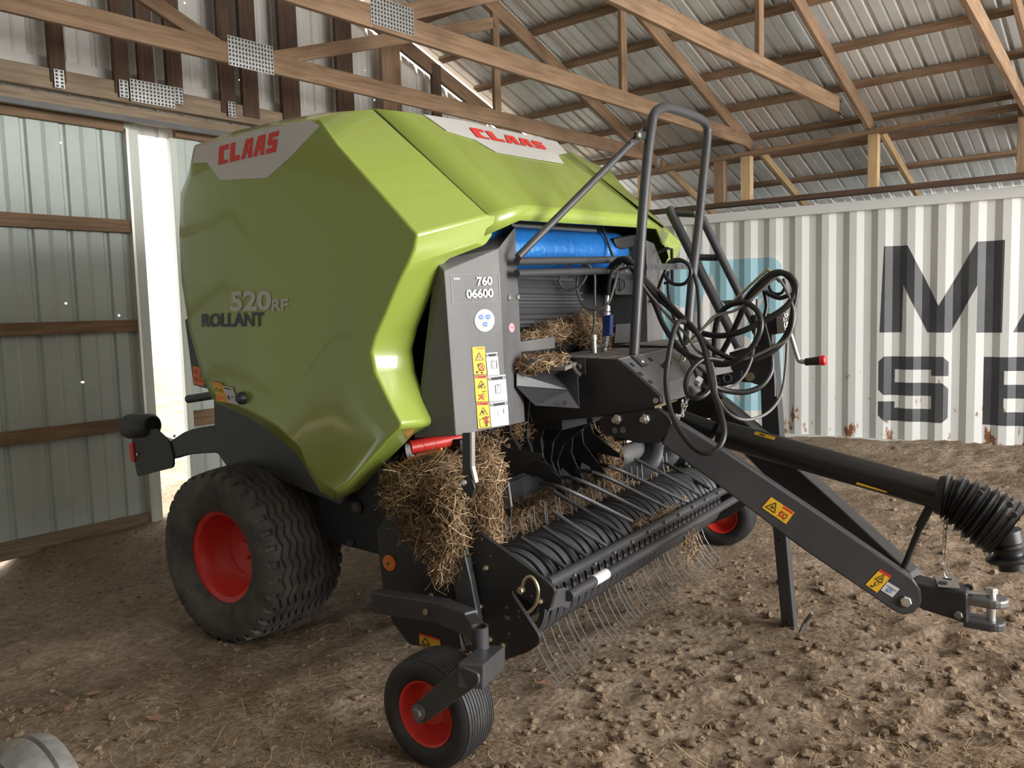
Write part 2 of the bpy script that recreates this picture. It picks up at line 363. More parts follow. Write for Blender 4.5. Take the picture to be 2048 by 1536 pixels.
# flat writing and marks
def text_geo(s, bold=0.0):
    cu = bpy.data.curves.new('t', 'FONT'); cu.body = s; cu.offset = bold; cu.resolution_u = 4
    o = bpy.data.objects.new('t', cu); C.objects.link(o)
    dg = bpy.context.evaluated_depsgraph_get(); dg.update()
    me = bpy.data.meshes.new_from_object(o.evaluated_get(dg))
    vs_ = [(v.co.x, v.co.y) for v in me.vertices]; fs = [tuple(p.vertices) for p in me.polygons]
    bpy.data.objects.remove(o); bpy.data.curves.remove(cu); bpy.data.meshes.remove(me)
    x0 = min(v[0] for v in vs_); x1 = max(v[0] for v in vs_); y0 = min(v[1] for v in vs_); y1 = max(v[1] for v in vs_)
    return [((x-x0)/(x1-x0), 1-(y-y0)/(y1-y0)) for x, y in vs_], fs
class Decal:
    """marks on a four-cornered patch: (0,0) top left, (1,1) bottom right"""
    def __init__(s, tl, tr, br, bl, lift=.0015):
        s.q = [V(x) for x in (tl, tr, br, bl)]; s.mb = Mb()
        n = (s.q[1]-s.q[0]).cross(s.q[3]-s.q[0]).normalized()
        c = sum(s.q, V())/4
        if n.dot(EYE-c) < 0: n = -n
        s.n = n; s.lift = lift
    def at(s, a, b, k=0):
        q = s.q; return (q[0]*(1-a)+q[1]*a)*(1-b) + (q[3]*(1-a)+q[2]*a)*b + s.n*(s.lift+k*.0007)
    def poly(s, pts, mi, k=1): s.mb.face([s.at(a, b, k) for a, b in pts], mi); return s
    def rect(s, x0, y0, x1, y1, mi, k=1): return s.poly([(x0, y0), (x1, y0), (x1, y1), (x0, y1)], mi, k)
    def disc(s, cx, cy, rx, ry, mi, k=1, n=20): return s.poly([(cx+rx*math.cos(2*PI*i/n), cy+ry*math.sin(2*PI*i/n)) for i in range(n)], mi, k)
    def line(s, a, b, w, mi, k=2, asp=1):
        dx, dy = b[0]-a[0], (b[1]-a[1])*asp; L = math.hypot(dx, dy) or 1; nx, ny = -dy/L*w/2, dx/L*w/2/asp
        return s.poly([(a[0]+nx, a[1]+ny), (b[0]+nx, b[1]+ny), (b[0]-nx, b[1]-ny), (a[0]-nx, a[1]-ny)], mi, k)
    def tri(s, cx, cy, r, w, mi, k=2, asp=1):
        p = [(cx, cy-r/asp*1.0), (cx+r*.95, cy+r*.75/asp), (cx-r*.95, cy+r*.75/asp)]
        for i in range(3): s.line(p[i], p[(i+1) % 3], w, mi, k, asp)
        return s
    def text(s, t, x0, y0, x1, y1, mi, k=2, bold=0.0):
        vs_, fs = text_geo(t, bold)
        bv = [s.mb.bm.verts.new(s.at(x0+(x1-x0)*a, y0+(y1-y0)*b, k)) for a, b in vs_]
        for f in fs:
            try: s.mb.bm.faces.new([bv[i] for i in f]).material_index = mi
            except ValueError: pass
        return s
    def claas(s, x0, y0, x1, y1, mi, k=2):
        G = {'C': [[(1, 0), (9, 0), (9, 2.7), (4.6, 2.7), (4.6, 7.3), (5.4, 7.3), (5.6, 8.2), (9, 8.2), (9, 10), (0, 10), (0, 1.2)]],
             'L': [[(0, 0), (4.4, 0), (4.4, 7.2), (9, 7.2), (9, 10), (0, 10)]],
             'A': [[(3, 0), (9.4, 0), (9.4, 2.6), (2.1, 2.6)], [(2.1, 2.6), (5.4, 2.6), (3.4, 10), (-.3, 10)], [(6.1, 2.6), (9.4, 2.6), (9.4, 10), (5.9, 10)], [(4.8, 5.2), (6.1, 5.2), (6.0, 7.4), (4.2, 7.4)]],
             'S': [[(1.6, 0), (10, 0), (9.8, 2.5), (5.0, 2.5), (4.8, 3.7), (8.4, 3.7), (9.6, 4.8), (8.8, 10), (.2, 10), (.4, 7.5), (5.2, 7.5), (5.4, 6.3), (2, 6.3), (.9, 5.2)]]}
        w = (x1-x0)/5
        for i, ch in enumerate('CLAAS'):
            for pl in G[ch]:
                s.poly([(x0+w*(i+.96*a/10.2), y0+(y1-y0)*b/10) for a, b in pl], mi, k)
        return s
    def done(s, name, mats, parent=None, label=None):
        bm = s.mb.bm
        for f in bm.faces:
            f.normal_update()
            if f.normal.dot(s.n) < 0: f.normal_flip()
        o = obj(name, s.mb, mats, parent, recalc=False)
        if label: o['label'] = label
        return o

# ================================================================== THE SETTING
GU = -6.55                                            # the door plane of the gable end
def sm(t): t = max(0, min(1, t)); return t*t*(3-2*t)
def ground_base(x, y):
    u, v, _ = uv_of(V((x, y, 0)))
    z = -.135*sm((-u-2.3)/4.0)
    z -= .17*sm((-u-5.1)/1.1)*sm((2.5-v)/.7)
    z += .05*sm((y-8.6)/.6)*sm((x+5)/1.5)
    return z
def ground(x, y):
    z = ground_base(x, y)
    w = sm((math.hypot(x+1.75, y-2.07)-.15)/.4)*sm((math.hypot(x+1.75, y-4.96)-.15)/.4)*sm((math.hypot(x+1.03, y-3.76)-.1)/.3)
    z += w*(.022*noise.noise(V((x*1.6, y*1.6, 3))) + .016*noise.noise(V((x*4.5, y*4.5, 0))))
    rough = .013 + .017*sm((x+1.6)/1.2)
    z += rough*noise.noise(V((x*11, y*11, 7))) + .6*rough*noise.noise(V((x*24, y*24, 1)))
    # two tractor ruts past the drawbar
    return z
def build_floor():
    bm = bmesh.new(); X0, X1, Y0, Y1, S = -8.6, 7.0, -1.5, 10.5, .045
    nx, ny = int((X1-X0)/S), int((Y1-Y0)/S); g = []
    for i in range(nx+1):
        row = []
        for j in range(ny+1):
            x, y = X0+i*S, Y0+j*S
            row.append(bm.verts.new((x, y, ground(x, y))))
        g.append(row)
    for i in range(nx):
        for j in range(ny): bm.faces.new((g[i][j], g[i+1][j], g[i+1][j+1], g[i][j+1]))
    # coarse apron around, under the fine patch's level
    b = Mb(); b.bm.free(); b.bm = bm
    for x0, x1, y0, y1 in ((-26, X0, -22, 26), (X1, 26, -22, 26), (X0, X1, -22, Y0), (X0, X1, Y1, 26)):
        b.face([(x0, y0, -.1 if x0 < -20 else 0), (x1, y0, -.1 if x0 < -20 else 0), (x1, y1, -.1 if x0 < -20 else 0), (x0, y1, -.1 if x0 < -20 else 0)])
    return struct(obj('floor', bm, 'dirt', smooth=True, recalc=False))
build_floor()

ROOF_S, HEEL_V, HEEL_Z, RIDGE_V = .37, 8.92, 3.30, .7
def zr(v): return HEEL_Z + ROOF_S*(HEEL_V-v) if v >= RIDGE_V else zr(2*RIDGE_V-v)
def sheet_profile(a0, a1, pitch=.229, h=.022, w=.05):
    """(position, height) break points of ribbed sheet"""
    out = []; a = a0
    while a < a1:
        out += [(a, 0), (a+pitch-w, 0), (a+pitch-w*.72, h), (a+pitch-w*.28, h)]
        m_ = a+(pitch-w)*.5
        out.insert(-3, (m_-.016, 0)); out.insert(-3, (m_, h*.3)); out.insert(-3, (m_+.016, 0))
        a += pitch
    out.append((a1, 0)); return out
def build_roof():
    b = Mb()
    for va, vb in ((RIDGE_V, 11.0), (RIDGE_V, 2*RIDGE_V-11.0)):
        ps = sheet_profile(-6.62, 5.8); prev = None
        for u, h in ps:
            p = b.bm.verts.new(bw(u, va, zr(va)+.155+h)); q = b.bm.verts.new(bw(u, vb, zr(vb)+.155+h))
            if prev: b.bm.faces.new((prev[0], prev[1], q, p))
            prev = (p, q)
    return struct(obj('ceiling', b, 'roof'))
build_roof()

def wall_sheet(name, u, v0, v1, zlo, zhi, m, parent=None, pitch=.229, h=.02):
    b = Mb(); prev = None
    for v, d in sheet_profile(v0, v1, pitch, h):
        z1 = zhi(v) if callable(zhi) else zhi
        p = b.bm.verts.new(bw(u-d, v, zlo)); q = b.bm.verts.new(bw(u-d, v, z1))
        if prev: b.bm.faces.new((prev[0], prev[1], q, p))
        prev = (p, q)
    return obj(name, b, m, parent)
struct(wall_sheet('wall_left', GU-.12, -7.5, 8.9, 3.0, lambda v: zr(v)-.05, 'sheetg'))
struct(wall_sheet('wall_left', GU-.11, -7.5, -1.55, -.3, 3.02, 'sheetw'))
struct(wall_sheet('wall_left', GU-.11, 5.1, 8.9, -.3, 3.02, 'sheetw'))
# the unseen low side of the barn, behind the photographer's left; dark to cut bounce light
b = Mb(); b.prism([bw(-6.6, -7.4, -.3), bw(5.5, -7.4, -.3), bw(5.5, -7.4, 3.4), bw(-6.6, -7.4, 3.4)], BT*-.04); struct(obj('wall_back', b, 'woodd'))

# unseen far gable wall, added to block light beside the big open bay
b = Mb(); b.prism([bw(5.7, -7.4, -.3), bw(5.7, 1.0, -.3), bw(5.7, 1.0, 6.1), bw(5.7, -7.4, 3.4)], BL*.04); struct(obj('wall_right_light_block', b, 'sheetg'))
def vg(x, y): return uv_of(BU(x, y, GU))[1]
def zg(x, y): return BU(x, y, GU).z
# left sliding door leaf
v_a, v_b, v_c, v_d = vg(272, 641), vg(297, 641), vg(359, 641), vg(372, 641)
d1 = struct(wall_sheet('door_1', GU-.03, -1.6, v_a, zg(130, 1094)+.02, zg(130, 215), 'sheetw', pitch=.27))
for k, (ya, yb, m) in enumerate(((215, 247, 'woodl'), (432, 459, 'woodn'), (643, 668, 'woodn'), (850, 877, 'woodl'), (1060, 1094, 'woodg'))):
    zc, h = (zg(130, ya)+zg(130, yb))/2, zg(130, ya)-zg(130, yb)
    o = beam('rail', bw(GU, -1.6, zc), bw(GU, v_a, zc), h, .04, {'woodl': 'woodn'}.get(m, m), None)
    o.parent = d1
b = Mb(); b.box(bw(GU, (v_a+v_b)/2, (zg(130, 1094)+3.0)/2), (.06, v_b-v_a, 3.0-zg(130, 1094)), Matrix.Rotation(-TH, 3, 'Z')); obj('stile', b, 'stile', d1, bevel=.004)
b = Mb(); b.box(bw(GU+.035, v_a+.01, (zg(130, 1094)+3.0)/2), (.012, .02, 3.0-zg(130, 1094)), Matrix.Rotation(-TH, 3, 'Z')); obj('edge_channel', b, 'steel', d1)
# right sliding door leaf, mostly behind the baler
d2 = struct(wall_sheet('door_2', GU-.03, v_d, 5.3, -.12, 3.06, 'sheetw', pitch=.27))
for ya, yb in ((252, 288), (455, 480), (645, 668), (822, 844), (1030, 1060)):
    zc, h = (zg(420, ya)+zg(420, yb))/2, .13
    o = beam('rail', bw(GU, v_d, zc), bw(GU, 5.3, zc), h, .04, 'woodn', None); o.parent = d2
b = Mb(); b.box(bw(GU, (v_c+v_d)/2, 1.43), (.06, v_d-v_c, 3.1), Matrix.Rotation(-TH, 3, 'Z')); obj('stile', b, 'stile', d2, bevel=.004)
# door track, lintel and the white flashing above it
o = beam('trim_1', bw(GU+.10, -4, 3.09), bw(GU+.10, 6.5, 3.09), .10, .10, 'woodg'); struct(o)
b = Mb(); b.prism([bw(GU+.16, -4, 3.02), bw(GU+.16, -4, 3.06), bw(GU+.19, -4, 3.06), bw(GU+.19, -4, 3.02)], BT*10); struct(obj('trim_2', b, 'greyl'))
b = Mb(); b.prism([bw(GU-.09, -4, 3.30), bw(GU-.09, -4, 3.46), bw(GU-.085, -4, 3.46), bw(GU-.085, -4, 3.30)], BT*12.6); struct(obj('trim_3', b, 'badge'))

# ------------------------------------------------------------------ roof timbers
def plate(parent, c, along, upd, w, h, nrm, nx=14, ny=7):
    """toothed truss plate"""
    b = Mb(); along, upd, nrm = V(along).normalized(), V(upd).normalized(), V(nrm).normalized()
    b.prism([c+along*(x*w/2)+upd*(y*h/2) for x, y in ((-1, -1), (1, -1), (1, 1), (-1, 1))], nrm*.002)
    for i in range(nx):
        for j in range(ny):
            p = c+along*(((i+.5)/nx-.5)*w)+upd*(((j+.5)/ny-.5)*h)+nrm*.0026
            dx, dy = w/nx*.26, h/ny*.3
            b.face([p+along*-dx+upd*-dy, p+along*dx+upd*-dy, p+along*dx+upd*dy, p+along*-dx+upd*dy], 1)
    return obj('connector_plate', b, ('galv', 'ink'), parent, recalc=False)
def vz(x, y, u): q = uv_of(BU(x, y, u)); return q[1], q[2]
def make_truss(u, label, v_end=HEEL_V, posts=(), webs=(), plates=(), mb='woodn', chord=None, left=True, tw=.04):
    t = thing('roof_truss', label, 'roof truss', bw(u, HEEL_V, 3.2), 'roof trusses')
    if chord: beam('bottom_chord', chord[0], chord[1], .14, tw, mb, t)
    else:
        beam('bottom_chord', bw(u, -6.5, 3.32), bw(u, 3.5, 3.32), .14, tw, mb, t); beam('bottom_chord', bw(u, 3.5, 3.32), bw(u, v_end, 3.32), .14, tw, mb, t)
    beam('top_chord', bw(u, HEEL_V+.12, zr(HEEL_V+.12)), bw(u, RIDGE_V, zr(RIDGE_V)), .14, tw, 'woodn', t)
    beam('top_chord', bw(u, RIDGE_V, zr(RIDGE_V)), bw(u, -7.2, zr(-7.2)), .14, tw, 'woodn', t)
    for (v0, z0, v1, z1, w) in webs: beam('web', bw(u, v0, z0), bw(u, v1, z1), w, tw*.95, 'woodn', t)
    for v in posts: beam('post', bw(u, v, 3.36), bw(u, v, zr(v)-.05), .09, tw*.95, 'woodn', t, up=BT)
    for (v, z, w, h) in plates: plate(t, bw(u+tw/2+.001, v, z), BT, (0, 0, 1), w, h, BL)
    return t
# gable truss: many dark studs run up from its bottom chord
gt = thing('roof_truss', 'gable end truss with dark vertical studs against the white metal wall', 'roof truss', bw(-6.5, HEEL_V, 3.2), 'roof trusses')
zgc = uv_of(BU(300, 195, -6.5))[2]
beam('bottom_chord', bw(-6.5, -4, zgc), bw(-6.5, 8.7, zgc), .15, .04, 'woodg', gt)
beam('top_chord', bw(-6.5, HEEL_V+.1, zr(HEEL_V+.1)-.06), bw(-6.5, RIDGE_V, zr(RIDGE_V)-.06), .15, .05, 'woodn', gt)
for xa, xb, yy in ((98, 130, 100), (228, 258, 120), (279, 310, 140), (335, 366, 150), (441, 470, 150), (480, 512, 60), (562, 598, 120), (675, 707, 130), (766, 803, 150), (868, 885, 200)):
    va, vb_ = uv_of(BU(xa, yy, -6.46))[1], uv_of(BU(xb, yy, -6.46))[1]
    vm = (va+vb_)/2
    beam('stud', bw(-6.46-.03, vm, zgc-.02), bw(-6.46-.03, vm, zr(vm)), vb_-va, .045, 'woodd' if xa not in (766,) else 'woodn', gt, up=BT)
for x, y in ((305, 188), (247, 178), (357, 192), (118, 158), (463, 219)):
    v_, z_ = vz(x, y, -6.46); big = x == 305
    plate(gt, bw(-6.455, v_, z_), BT, (0, 0, 1), .36 if big else .07, .17 if big else .13, BL, 12 if big else 2, 6 if big else 5)
# first full truss
v0, z0 = vz(455, 100, -5.21); v1, z1 = vz(300, -5, -5.21); d_ = (z1-z0)/(v1-v0)
vq, zq = vz(990, 45, -5.21)
make_truss(-5.23, 'nearest truss to the gable wall, passing just behind the green hood', posts=(6.1,),
           webs=((v0+.02, z0-.02, RIDGE_V+.3, z0+d_*(RIDGE_V+.3-v0), .10), (3.55, 3.33, vq, zq, .10)),
           plates=((3.44, 3.335, .36, .20),))
v0, z0 = vz(830, 18, -3.98)
make_truss(-4.0, 'truss over the handrail whose bottom chord ends on the header in the middle', posts=(6.37,),
           webs=((3.75, 3.4, 5.9, 4.25, .10), (3.3, 3.38, 1.6, 4.9, .10)), plates=((3.66, 3.36, .36, .17),))
t3 = make_truss(-2.7, 'truss with a snapped bottom chord hanging in the air short of the header', v_end=8.0, posts=(6.25,), webs=((3.7, 3.4, 5.9, 4.25, .10),))
# the splintered end of the snapped chord
b = Mb()
for i in range(9):
    a = bw(-2.7+random.uniform(-.018, .018), 7.99, 3.32+random.uniform(-.065, .065)); L = random.uniform(.05, .14)
    b.bar(a, a+BT*L+V((0, 0, random.uniform(-.02, .0))), .03, .012)
obj('splintered_end', b, 'woodd', t3)
make_truss(-1.22, 'rightmost truss with a loose pale bottom chord at the top right corner', posts=(),
           chord=(BU(1925, -25, -1.15)*2.2-BU(2075, 255, -1.36)*1.2, BU(2075, 255, -1.36)))
for t_, n_ in ((-5.21, (0, 245)), (-3.98, (1, 190)), (-2.68, (2, 130))): pass
# purlins under the roof sheet
words = ['first', 'second', 'third', 'fourth', 'fifth', 'sixth', 'seventh', 'eighth', 'ninth', 'tenth', 'eleventh']
N_R = (BT*ROOF_S + V((0, 0, 1))).normalized(); PT_R = bw(0, HEEL_V, HEEL_Z+.105)
pv = []
for x, y in ((1239, 12), (1124, 133), (1636, 106), (1729, 167), (1766, 232), (1700, 287), (1660, 352)):
    pv.append(uv_of(AP(x, y, PT_R, N_R))[1])
pv = sorted(pv, reverse=True)
step = (pv[0]-pv[-1])/(len(pv)-1)
pv = [10.85] + [p for p in pv if p < 10.7]
pv += [pv[-1]-step*k for k in range(1, 4)]
for i, v in enumerate(pv):
    v = max(v, RIDGE_V+.2)
    o = beam('purlin', bw(-6.5, v, zr(v)+.105), bw(5.6, v, zr(v)+.105), .04, .085, 'woodn', None, up=N_R)
    tag(o, '%s roof purlin up from the eave over the container, brown timber under the sheets' % words[i], 'purlin', 'roof purlins')

# ------------------------------------------------------------------ timber frame standing on the container
def on_v(x, y, v=8.95): return BV(x, y, v)
hp, hq = on_v(1334, 338), on_v(2044, 212); hd = (hq-hp)/(uv_of(hq)[0]-uv_of(hp)[0])
h0 = hp+hd*(-6.3-uv_of(hp)[0]); h1 = hp+hd*(1.5-uv_of(hp)[0])
tag(beam('header_beam', h0, h1, .045, .14, 'woodn'), 'long flat timber header carrying the truss ends above the container', 'beam')
def top_of_container(x): return 2.535
sp, sq = on_v(1334, 422), on_v(2044, 352); sd = (sq-sp)/(uv_of(sq)[0]-uv_of(sp)[0])
tag(beam('sill_beam', sp+sd*(-6.3-uv_of(sp)[0]), sp+sd*(1.5-uv_of(sp)[0]), .05, .14, 'woodd'), 'dark weathered timber sill lying along the top edge of the container', 'beam')
for xm, wpx, m, lab in ((1289, 24, 'woodl', 'pale post between header and sill, just right of the green hood'),
                        (1441, 22, 'woodn', 'brown doubled post left of the middle of the header'),
                        (1494, 20, 'woodl', 'pale post under the heel of the handrail truss'),
                        (1747, 17, 'woodl', 'pale post standing in the middle of the right header span'),
                        (2044, 14, 'woodn', 'post at the right edge of the picture above the big letters')):
    p = on_v(xm, 410-.1*(xm-1440)); u = uv_of(p)[0]
    za = (sp+sd*(u-uv_of(sp)[0])).z+.025; zb = (hp+hd*(u-uv_of(hp)[0])).z-.022
    tag(beam('support_post', bw(u, 8.95, za), bw(u, 8.95, zb), wpx*8.9/F_PX*1.05, .09, m, None, up=BL), lab, 'post', 'posts on the container')
for u, lab in ((-5.19, 'pale sistered rafter tail behind the tops of the ladder and hood'), (-3.96, 'pale sistered rafter tail beside the brown post'), (-2.66, 'pale sistered rafter tail right of the middle post')):
    tag(beam('rafter_tail', bw(u+.04, 9.04, zr(9.04)-.02), bw(u+.04, 10.8, zr(10.8)-.01), .09, .04, 'woodl'), lab, 'rafter', 'rafter tails')

# ------------------------------------------------------------------ shipping container
c0 = AZ(1578, 876.5, 0); c1 = AZ(2048, 904, 0); CD = (c1-c0).normalized(); CN = V((CD.y, -CD.x, 0))   # CN faces the baler
CO = c0 - CD*3.0
ctop = AP(1700, 404, c0, CN).z
cont = thing('shipping_container', 'rusty white corrugated shipping container with grey letters and blue star sign', 'container', CO+CD*6)
def cdepth(s):                                       # corrugation depth at s metres along the face
    a = (s % .278)
    if a < .072: return 0
    if a < .140: return (a-.072)/.068*.036
    if a < .210: return .036
    return (1-(a-.210)/.068)*.036
def cbreaks(s0, s1):
    out = [s0]; k = math.floor(s0/.278)
    while k*.278 < s1:
        for o_ in (0, .072, .140, .210):
            if s0 < k*.278+o_ < s1: out.append(k*.278+o_)
        k += 1
    return out+[s1]
ZB, ZT = .06, ctop-.09
b = Mb(); prev = None
for s in cbreaks(0, 12):
    p = CO+CD*s-CN*(cdepth(s)+.012)
    pr_ = [b.bm.verts.new((p.x, p.y, z)) for z in [ZB-.12]+[ZB+.02+(ZT-ZB-.02)*i/6 for i in range(7)]]
    if prev:
        for i in range(7): b.bm.faces.new((prev[i], prev[i+1], pr_[i+1], pr_[i]))
    prev = pr_
obj('side_wall', b, 'cont', cont)
b = Mb(); b.bar(CO+V((0, 0, ctop-.05)), CO+CD*12+V((0, 0, ctop-.05)), .10, .10, mi=0); obj('top_rail', b, 'cont', cont, bevel=.006)
b = Mb(); b.bar(CO-CN*.03+V((0, 0, -.02)), CO+CD*12-CN*.03+V((0, 0, -.02)), .14, .05); obj('bottom_rail', b, 'cont', cont)
b = Mb(); b.prism([CO-CN*.06+V((0, 0, ctop-.04)), CO+CD*12-CN*.06+V((0, 0, ctop-.04)), CO+CD*12-CN*2.43+V((0, 0, ctop-.04)), CO-CN*2.43+V((0, 0, ctop-.04))], (0, 0, .03)); obj('roof_panel', b, 'cont', cont)
b = Mb(); b.prism([CO-CN*2.4+V((0, 0, -.1)), CO+CD*12-CN*2.4+V((0, 0, -.1)), CO+CD*12-CN*2.4+V((0, 0, ctop-.04)), CO-CN*2.4+V((0, 0, ctop-.04))], CN*-.03); obj('far_wall', b, 'cont', cont)
for s in (0, 12):
    b = Mb(); b.prism([CO+CD*s-CN*.05+V((0, 0, -.1)), CO+CD*s-CN*2.4+V((0, 0, -.1)), CO+CD*s-CN*2.4+V((0, 0, ctop-.04)), CO+CD*s-CN*.05+V((0, 0, ctop-.04))], CD*.03); obj('end_wall', b, 'cont', cont)
def cface(x, y):                                      # a picture point on the container's face -> (s, z)
    p = AP(x, y, c0, CN); return (p-CO).dot(CD), p.z
def painted(name, polys, mats, label):
    """flat paint that follows the corrugations"""
    bm = bmesh.new()
    for pts, mi, lift in polys:
        vs_ = [bm.verts.new((s, -lift, z)) for s, z in pts]; f = bm.faces.new(vs_); f.material_index = mi
    s0 = min(v.co.x for v in bm.verts); s1 = max(v.co.x for v in bm.verts)
    for s in cbreaks(s0, s1)[1:-1]:
        bmesh.ops.bisect_plane(bm, geom=bm.verts[:]+bm.edges[:]+bm.faces[:], plane_co=(s, 0, 0), plane_no=(1, 0, 0))
    for v in bm.verts:
        s, l, z = v.co; p = CO+CD*s-CN*(cdepth(s)+.012+l)+V((0, 0, z)); v.co = p
    for f in bm.faces:
        f.normal_update()
        if f.normal.dot(CN) < 0: f.normal_flip()
    o = obj(name, bm, mats, cont, recalc=False); o['label'] = label; return o
def L_(*pts): return [cface(*p) for p in pts]
mpoly = L_((1768, 492.5), (1815, 490.5), (1877, 612), (1954, 483), (2010, 479.5), (2004, 665.5), (1953, 665.5), (1955, 570), (1900, 665.5), (1854, 665), (1806, 569), (1802.5, 665), (1759, 665))
s0, z0_ = cface(1757, 713); s1, _ = cface(1897, 713); _, z1_ = cface(1760, 841); W_ = s1-s0; H_ = z0_-z1_
def seg_(u_, v_): return (s0+W_*u_, z0_-H_*v_)
so = [(.10, 0), (.90, 0), (1, .09), (1, .29), (.76, .29), (.76, .2), (.24, .2), (.24, .40), (.90, .40), (1, .5), (1, .9), (.9, 1), (.1, 1), (0, .9), (0, .7), (.24, .7), (.24, .79), (.76, .79), (.76, .6), (.1, .6), (0, .5), (0, .1)]
# split the S and E into bars so that every face is simple
R_ = lambda a, b_, c, d: [seg_(a, b_), seg_(c, b_), seg_(c, d), seg_(a, d)]
polys = [(mpoly, 0, .002)]
polys += [([seg_(.08, 0), seg_(.92, 0), seg_(1, .08), seg_(1, .2), seg_(0, .2), seg_(0, .08)], 0, .002), (R_(.76, .2, 1, .29), 0, .002), (R_(0, .2, .235, .4), 0, .002),
          ([seg_(0, .4), seg_(.92, .4), seg_(1, .48), seg_(1, .6), seg_(.08, .6), seg_(0, .52)], 0, .002), (R_(.765, .6, 1, .8), 0, .002), (R_(0, .7, .235, .8), 0, .002),
          ([seg_(0, .8), seg_(1, .8), seg_(1, .92), seg_(.92, 1), seg_(.08, 1), seg_(0, .92)], 0, .002)]
e0, _ = cface(1966, 785); ex = (e0-s0)/W_
polys += [(R_(ex, 0, ex+.27, 1), 0, .002)] + [(R_(ex+.27, a, ex+1, a+.2), 0, .002) for a in (0, .4, .8)]
a0 = cface(2026, 665); zt_ = mpoly[0][1]; zb_ = a0[1]; AW = W_*1.35
polys += [([(a0[0], zb_), (a0[0]+.30, zb_), (a0[0]+.62, zt_), (a0[0]+.42, zt_)], 0, .002), ([(a0[0]+.42, zt_), (a0[0]+.62, zt_), (a0[0]+1.04, zb_), (a0[0]+.74, zb_)], 0, .0025), ([(a0[0]+.3, zb_+.18), (a0[0]+.75, zb_+.18), (a0[0]+.68, zb_+.36), (a0[0]+.38, zb_+.36)], 0, .002)]
painted('lettering', polys, ('letter',), 'dark grey block letters MA over SE')
r1, zt1 = cface(1571, 504); _, zb1 = cface(1560, 832); r0 = r1-1.95
def rrect(x0, z0, x1, z1, r): return [(p.x, p.y) for p in roundpoly([V((x0, z0, 0)), V((x1, z0, 0)), V((x1, z1, 0)), V((x0, z1, 0))], r)]
cs = cface(1452, 683); cx_ = (r0+r1)/2
star = []
tipang = cface(1421, 545)
cx_ = tipang[0]; cz_ = (zt1+zb1)/2-.06; RO = tipang[1]-cz_
for i in range(14):
    a = PI/2 - i*PI/7; r = RO if i % 2 == 0 else RO*.46
    star.append((cx_+r*math.cos(a)*1.0, cz_+r*math.sin(a)))
hub = [star[i] for i in range(1, 14, 2)]
sp_polys = [(hub, 1, .006)] + [([star[i-1], star[i], star[(i+1) % 14]], 1, .006) for i in range(0, 14, 2)]
painted('logo', [(rrect(r0, zb1, r1, zt1, .2), 1, .002), (rrect(r0+.045, zb1+.045, r1-.045, zt1-.045, .16), 0, .004)] + sp_polys, ('aqua', 'badge'), 'blue rounded square sign with white star')

# ================================================================== THE ROUND BALER
YC = 3.53
baler = thing('round_baler', 'big green and dark grey round baler parked in the middle of the shed', 'baler', (-2.5, YC, 0))
def MR(p): return V((p.x, 2*YC-p.y, p.z+.04*(2*YC-2*p.y)))            # the far side: mirrored, the body leans a little
W_AX = V((0, 1, .04)).normalized()

# ---- green side panels
YF = 2.30
Bl = [(388, 291, 2.40), (470, 262, 2.42), (560, 241, 2.44), (640, 226, 2.52), (745, 219, 2.70), (860, 324, 2.69), (975, 431, 2.67), (968, 470, 2.66), (955, 488, 2.60),
      (882, 516, 2.44), (866, 530, 2.42), (843, 592, 2.42), (818, 655, 2.42), (807, 700, 2.42), (813, 745, 2.42), (835, 810, 2.42), (848, 842, 2.42), (846, 853, 2.42),
      (810, 872, 2.41), (700, 985, 2.38), (668, 1000, 2.38), (640, 985, 2.38), (620, 952, 2.38), (590, 905, 2.38), (545, 866, 2.38), (500, 838, 2.38), (432, 806, 2.38),
      (422, 795, 2.38), (404, 757, 2.38), (378, 662, 2.38), (362, 560, 2.38), (358, 465, 2.38), (360, 388, 2.38), (376, 347, 2.38)]
Al = [(396, 296), (475, 268), (563, 247), (640, 236), (676, 288), (755, 378), (835, 468), (828, 500), (815, 530), (800, 560), (790, 582), (770, 630), (750, 675), (742, 705),
      (750, 745), (785, 815), (803, 846), (800, 856), (778, 878), (697, 968), (672, 984), (650, 970), (631, 942), (600, 893), (553, 853), (506, 826), (440, 795),
      (431, 785), (413, 750), (388, 658), (372, 558), (368, 465), (370, 392), (385, 352)]
def side_panel(mirror):
    f = MR if mirror else (lambda p: p)
    mb = Mb(); A = [mb.bm.verts.new(f(AY(x, y, YF))) for x, y in Al]; B = [mb.bm.verts.new(f(AY(x, y, d))) for x, y, d in Bl]
    R = [mb.bm.verts.new(f(AY(x, y, d)+V((0, .05, 0)))) for x, y, d in Bl]
    mb.bm.faces.new(A); n = len(A)
    for P_, Q in ((A, B), (B, R)):
        for i in range(n):
            if P_ is B and 3 <= i <= 5: continue
            mb.bm.faces.new((P_[i], Q[i], Q[(i+1) % n], P_[(i+1) % n]))
    o = obj('side_panel', mb, 'green', baler, bevel=.035, smooth=True, seg=4)
    return o
panel = side_panel(False); side_panel(True)
q3 = zz(0, 200, 2.926)
def P3(a, b, lift=.0): return AY(*q3(a, b), YF-lift)
mb = Mb(); mb.prism([P3(a, b, .0015) for a, b in ((1142, 285), (1160, 270), (1500, 180), (1790, 118), (1825, 122), (1868, 152), (1700, 330), (1560, 455), (1290, 470), (1210, 365), (1128, 370))], (0, .002, 0))
obj('badge', mb, 'badge', panel)['label'] = 'pale grey badge field'
def p3quad(*q, lift=.0): return [P3(a, b, lift) for a, b in q]
Decal(*p3quad((1285, 272), (1642, 178), (1630, 300), (1280, 380))).claas(0, 0, 1, 1, 0).done('lettering', ('logo_red',), panel, 'red maker name lettering')
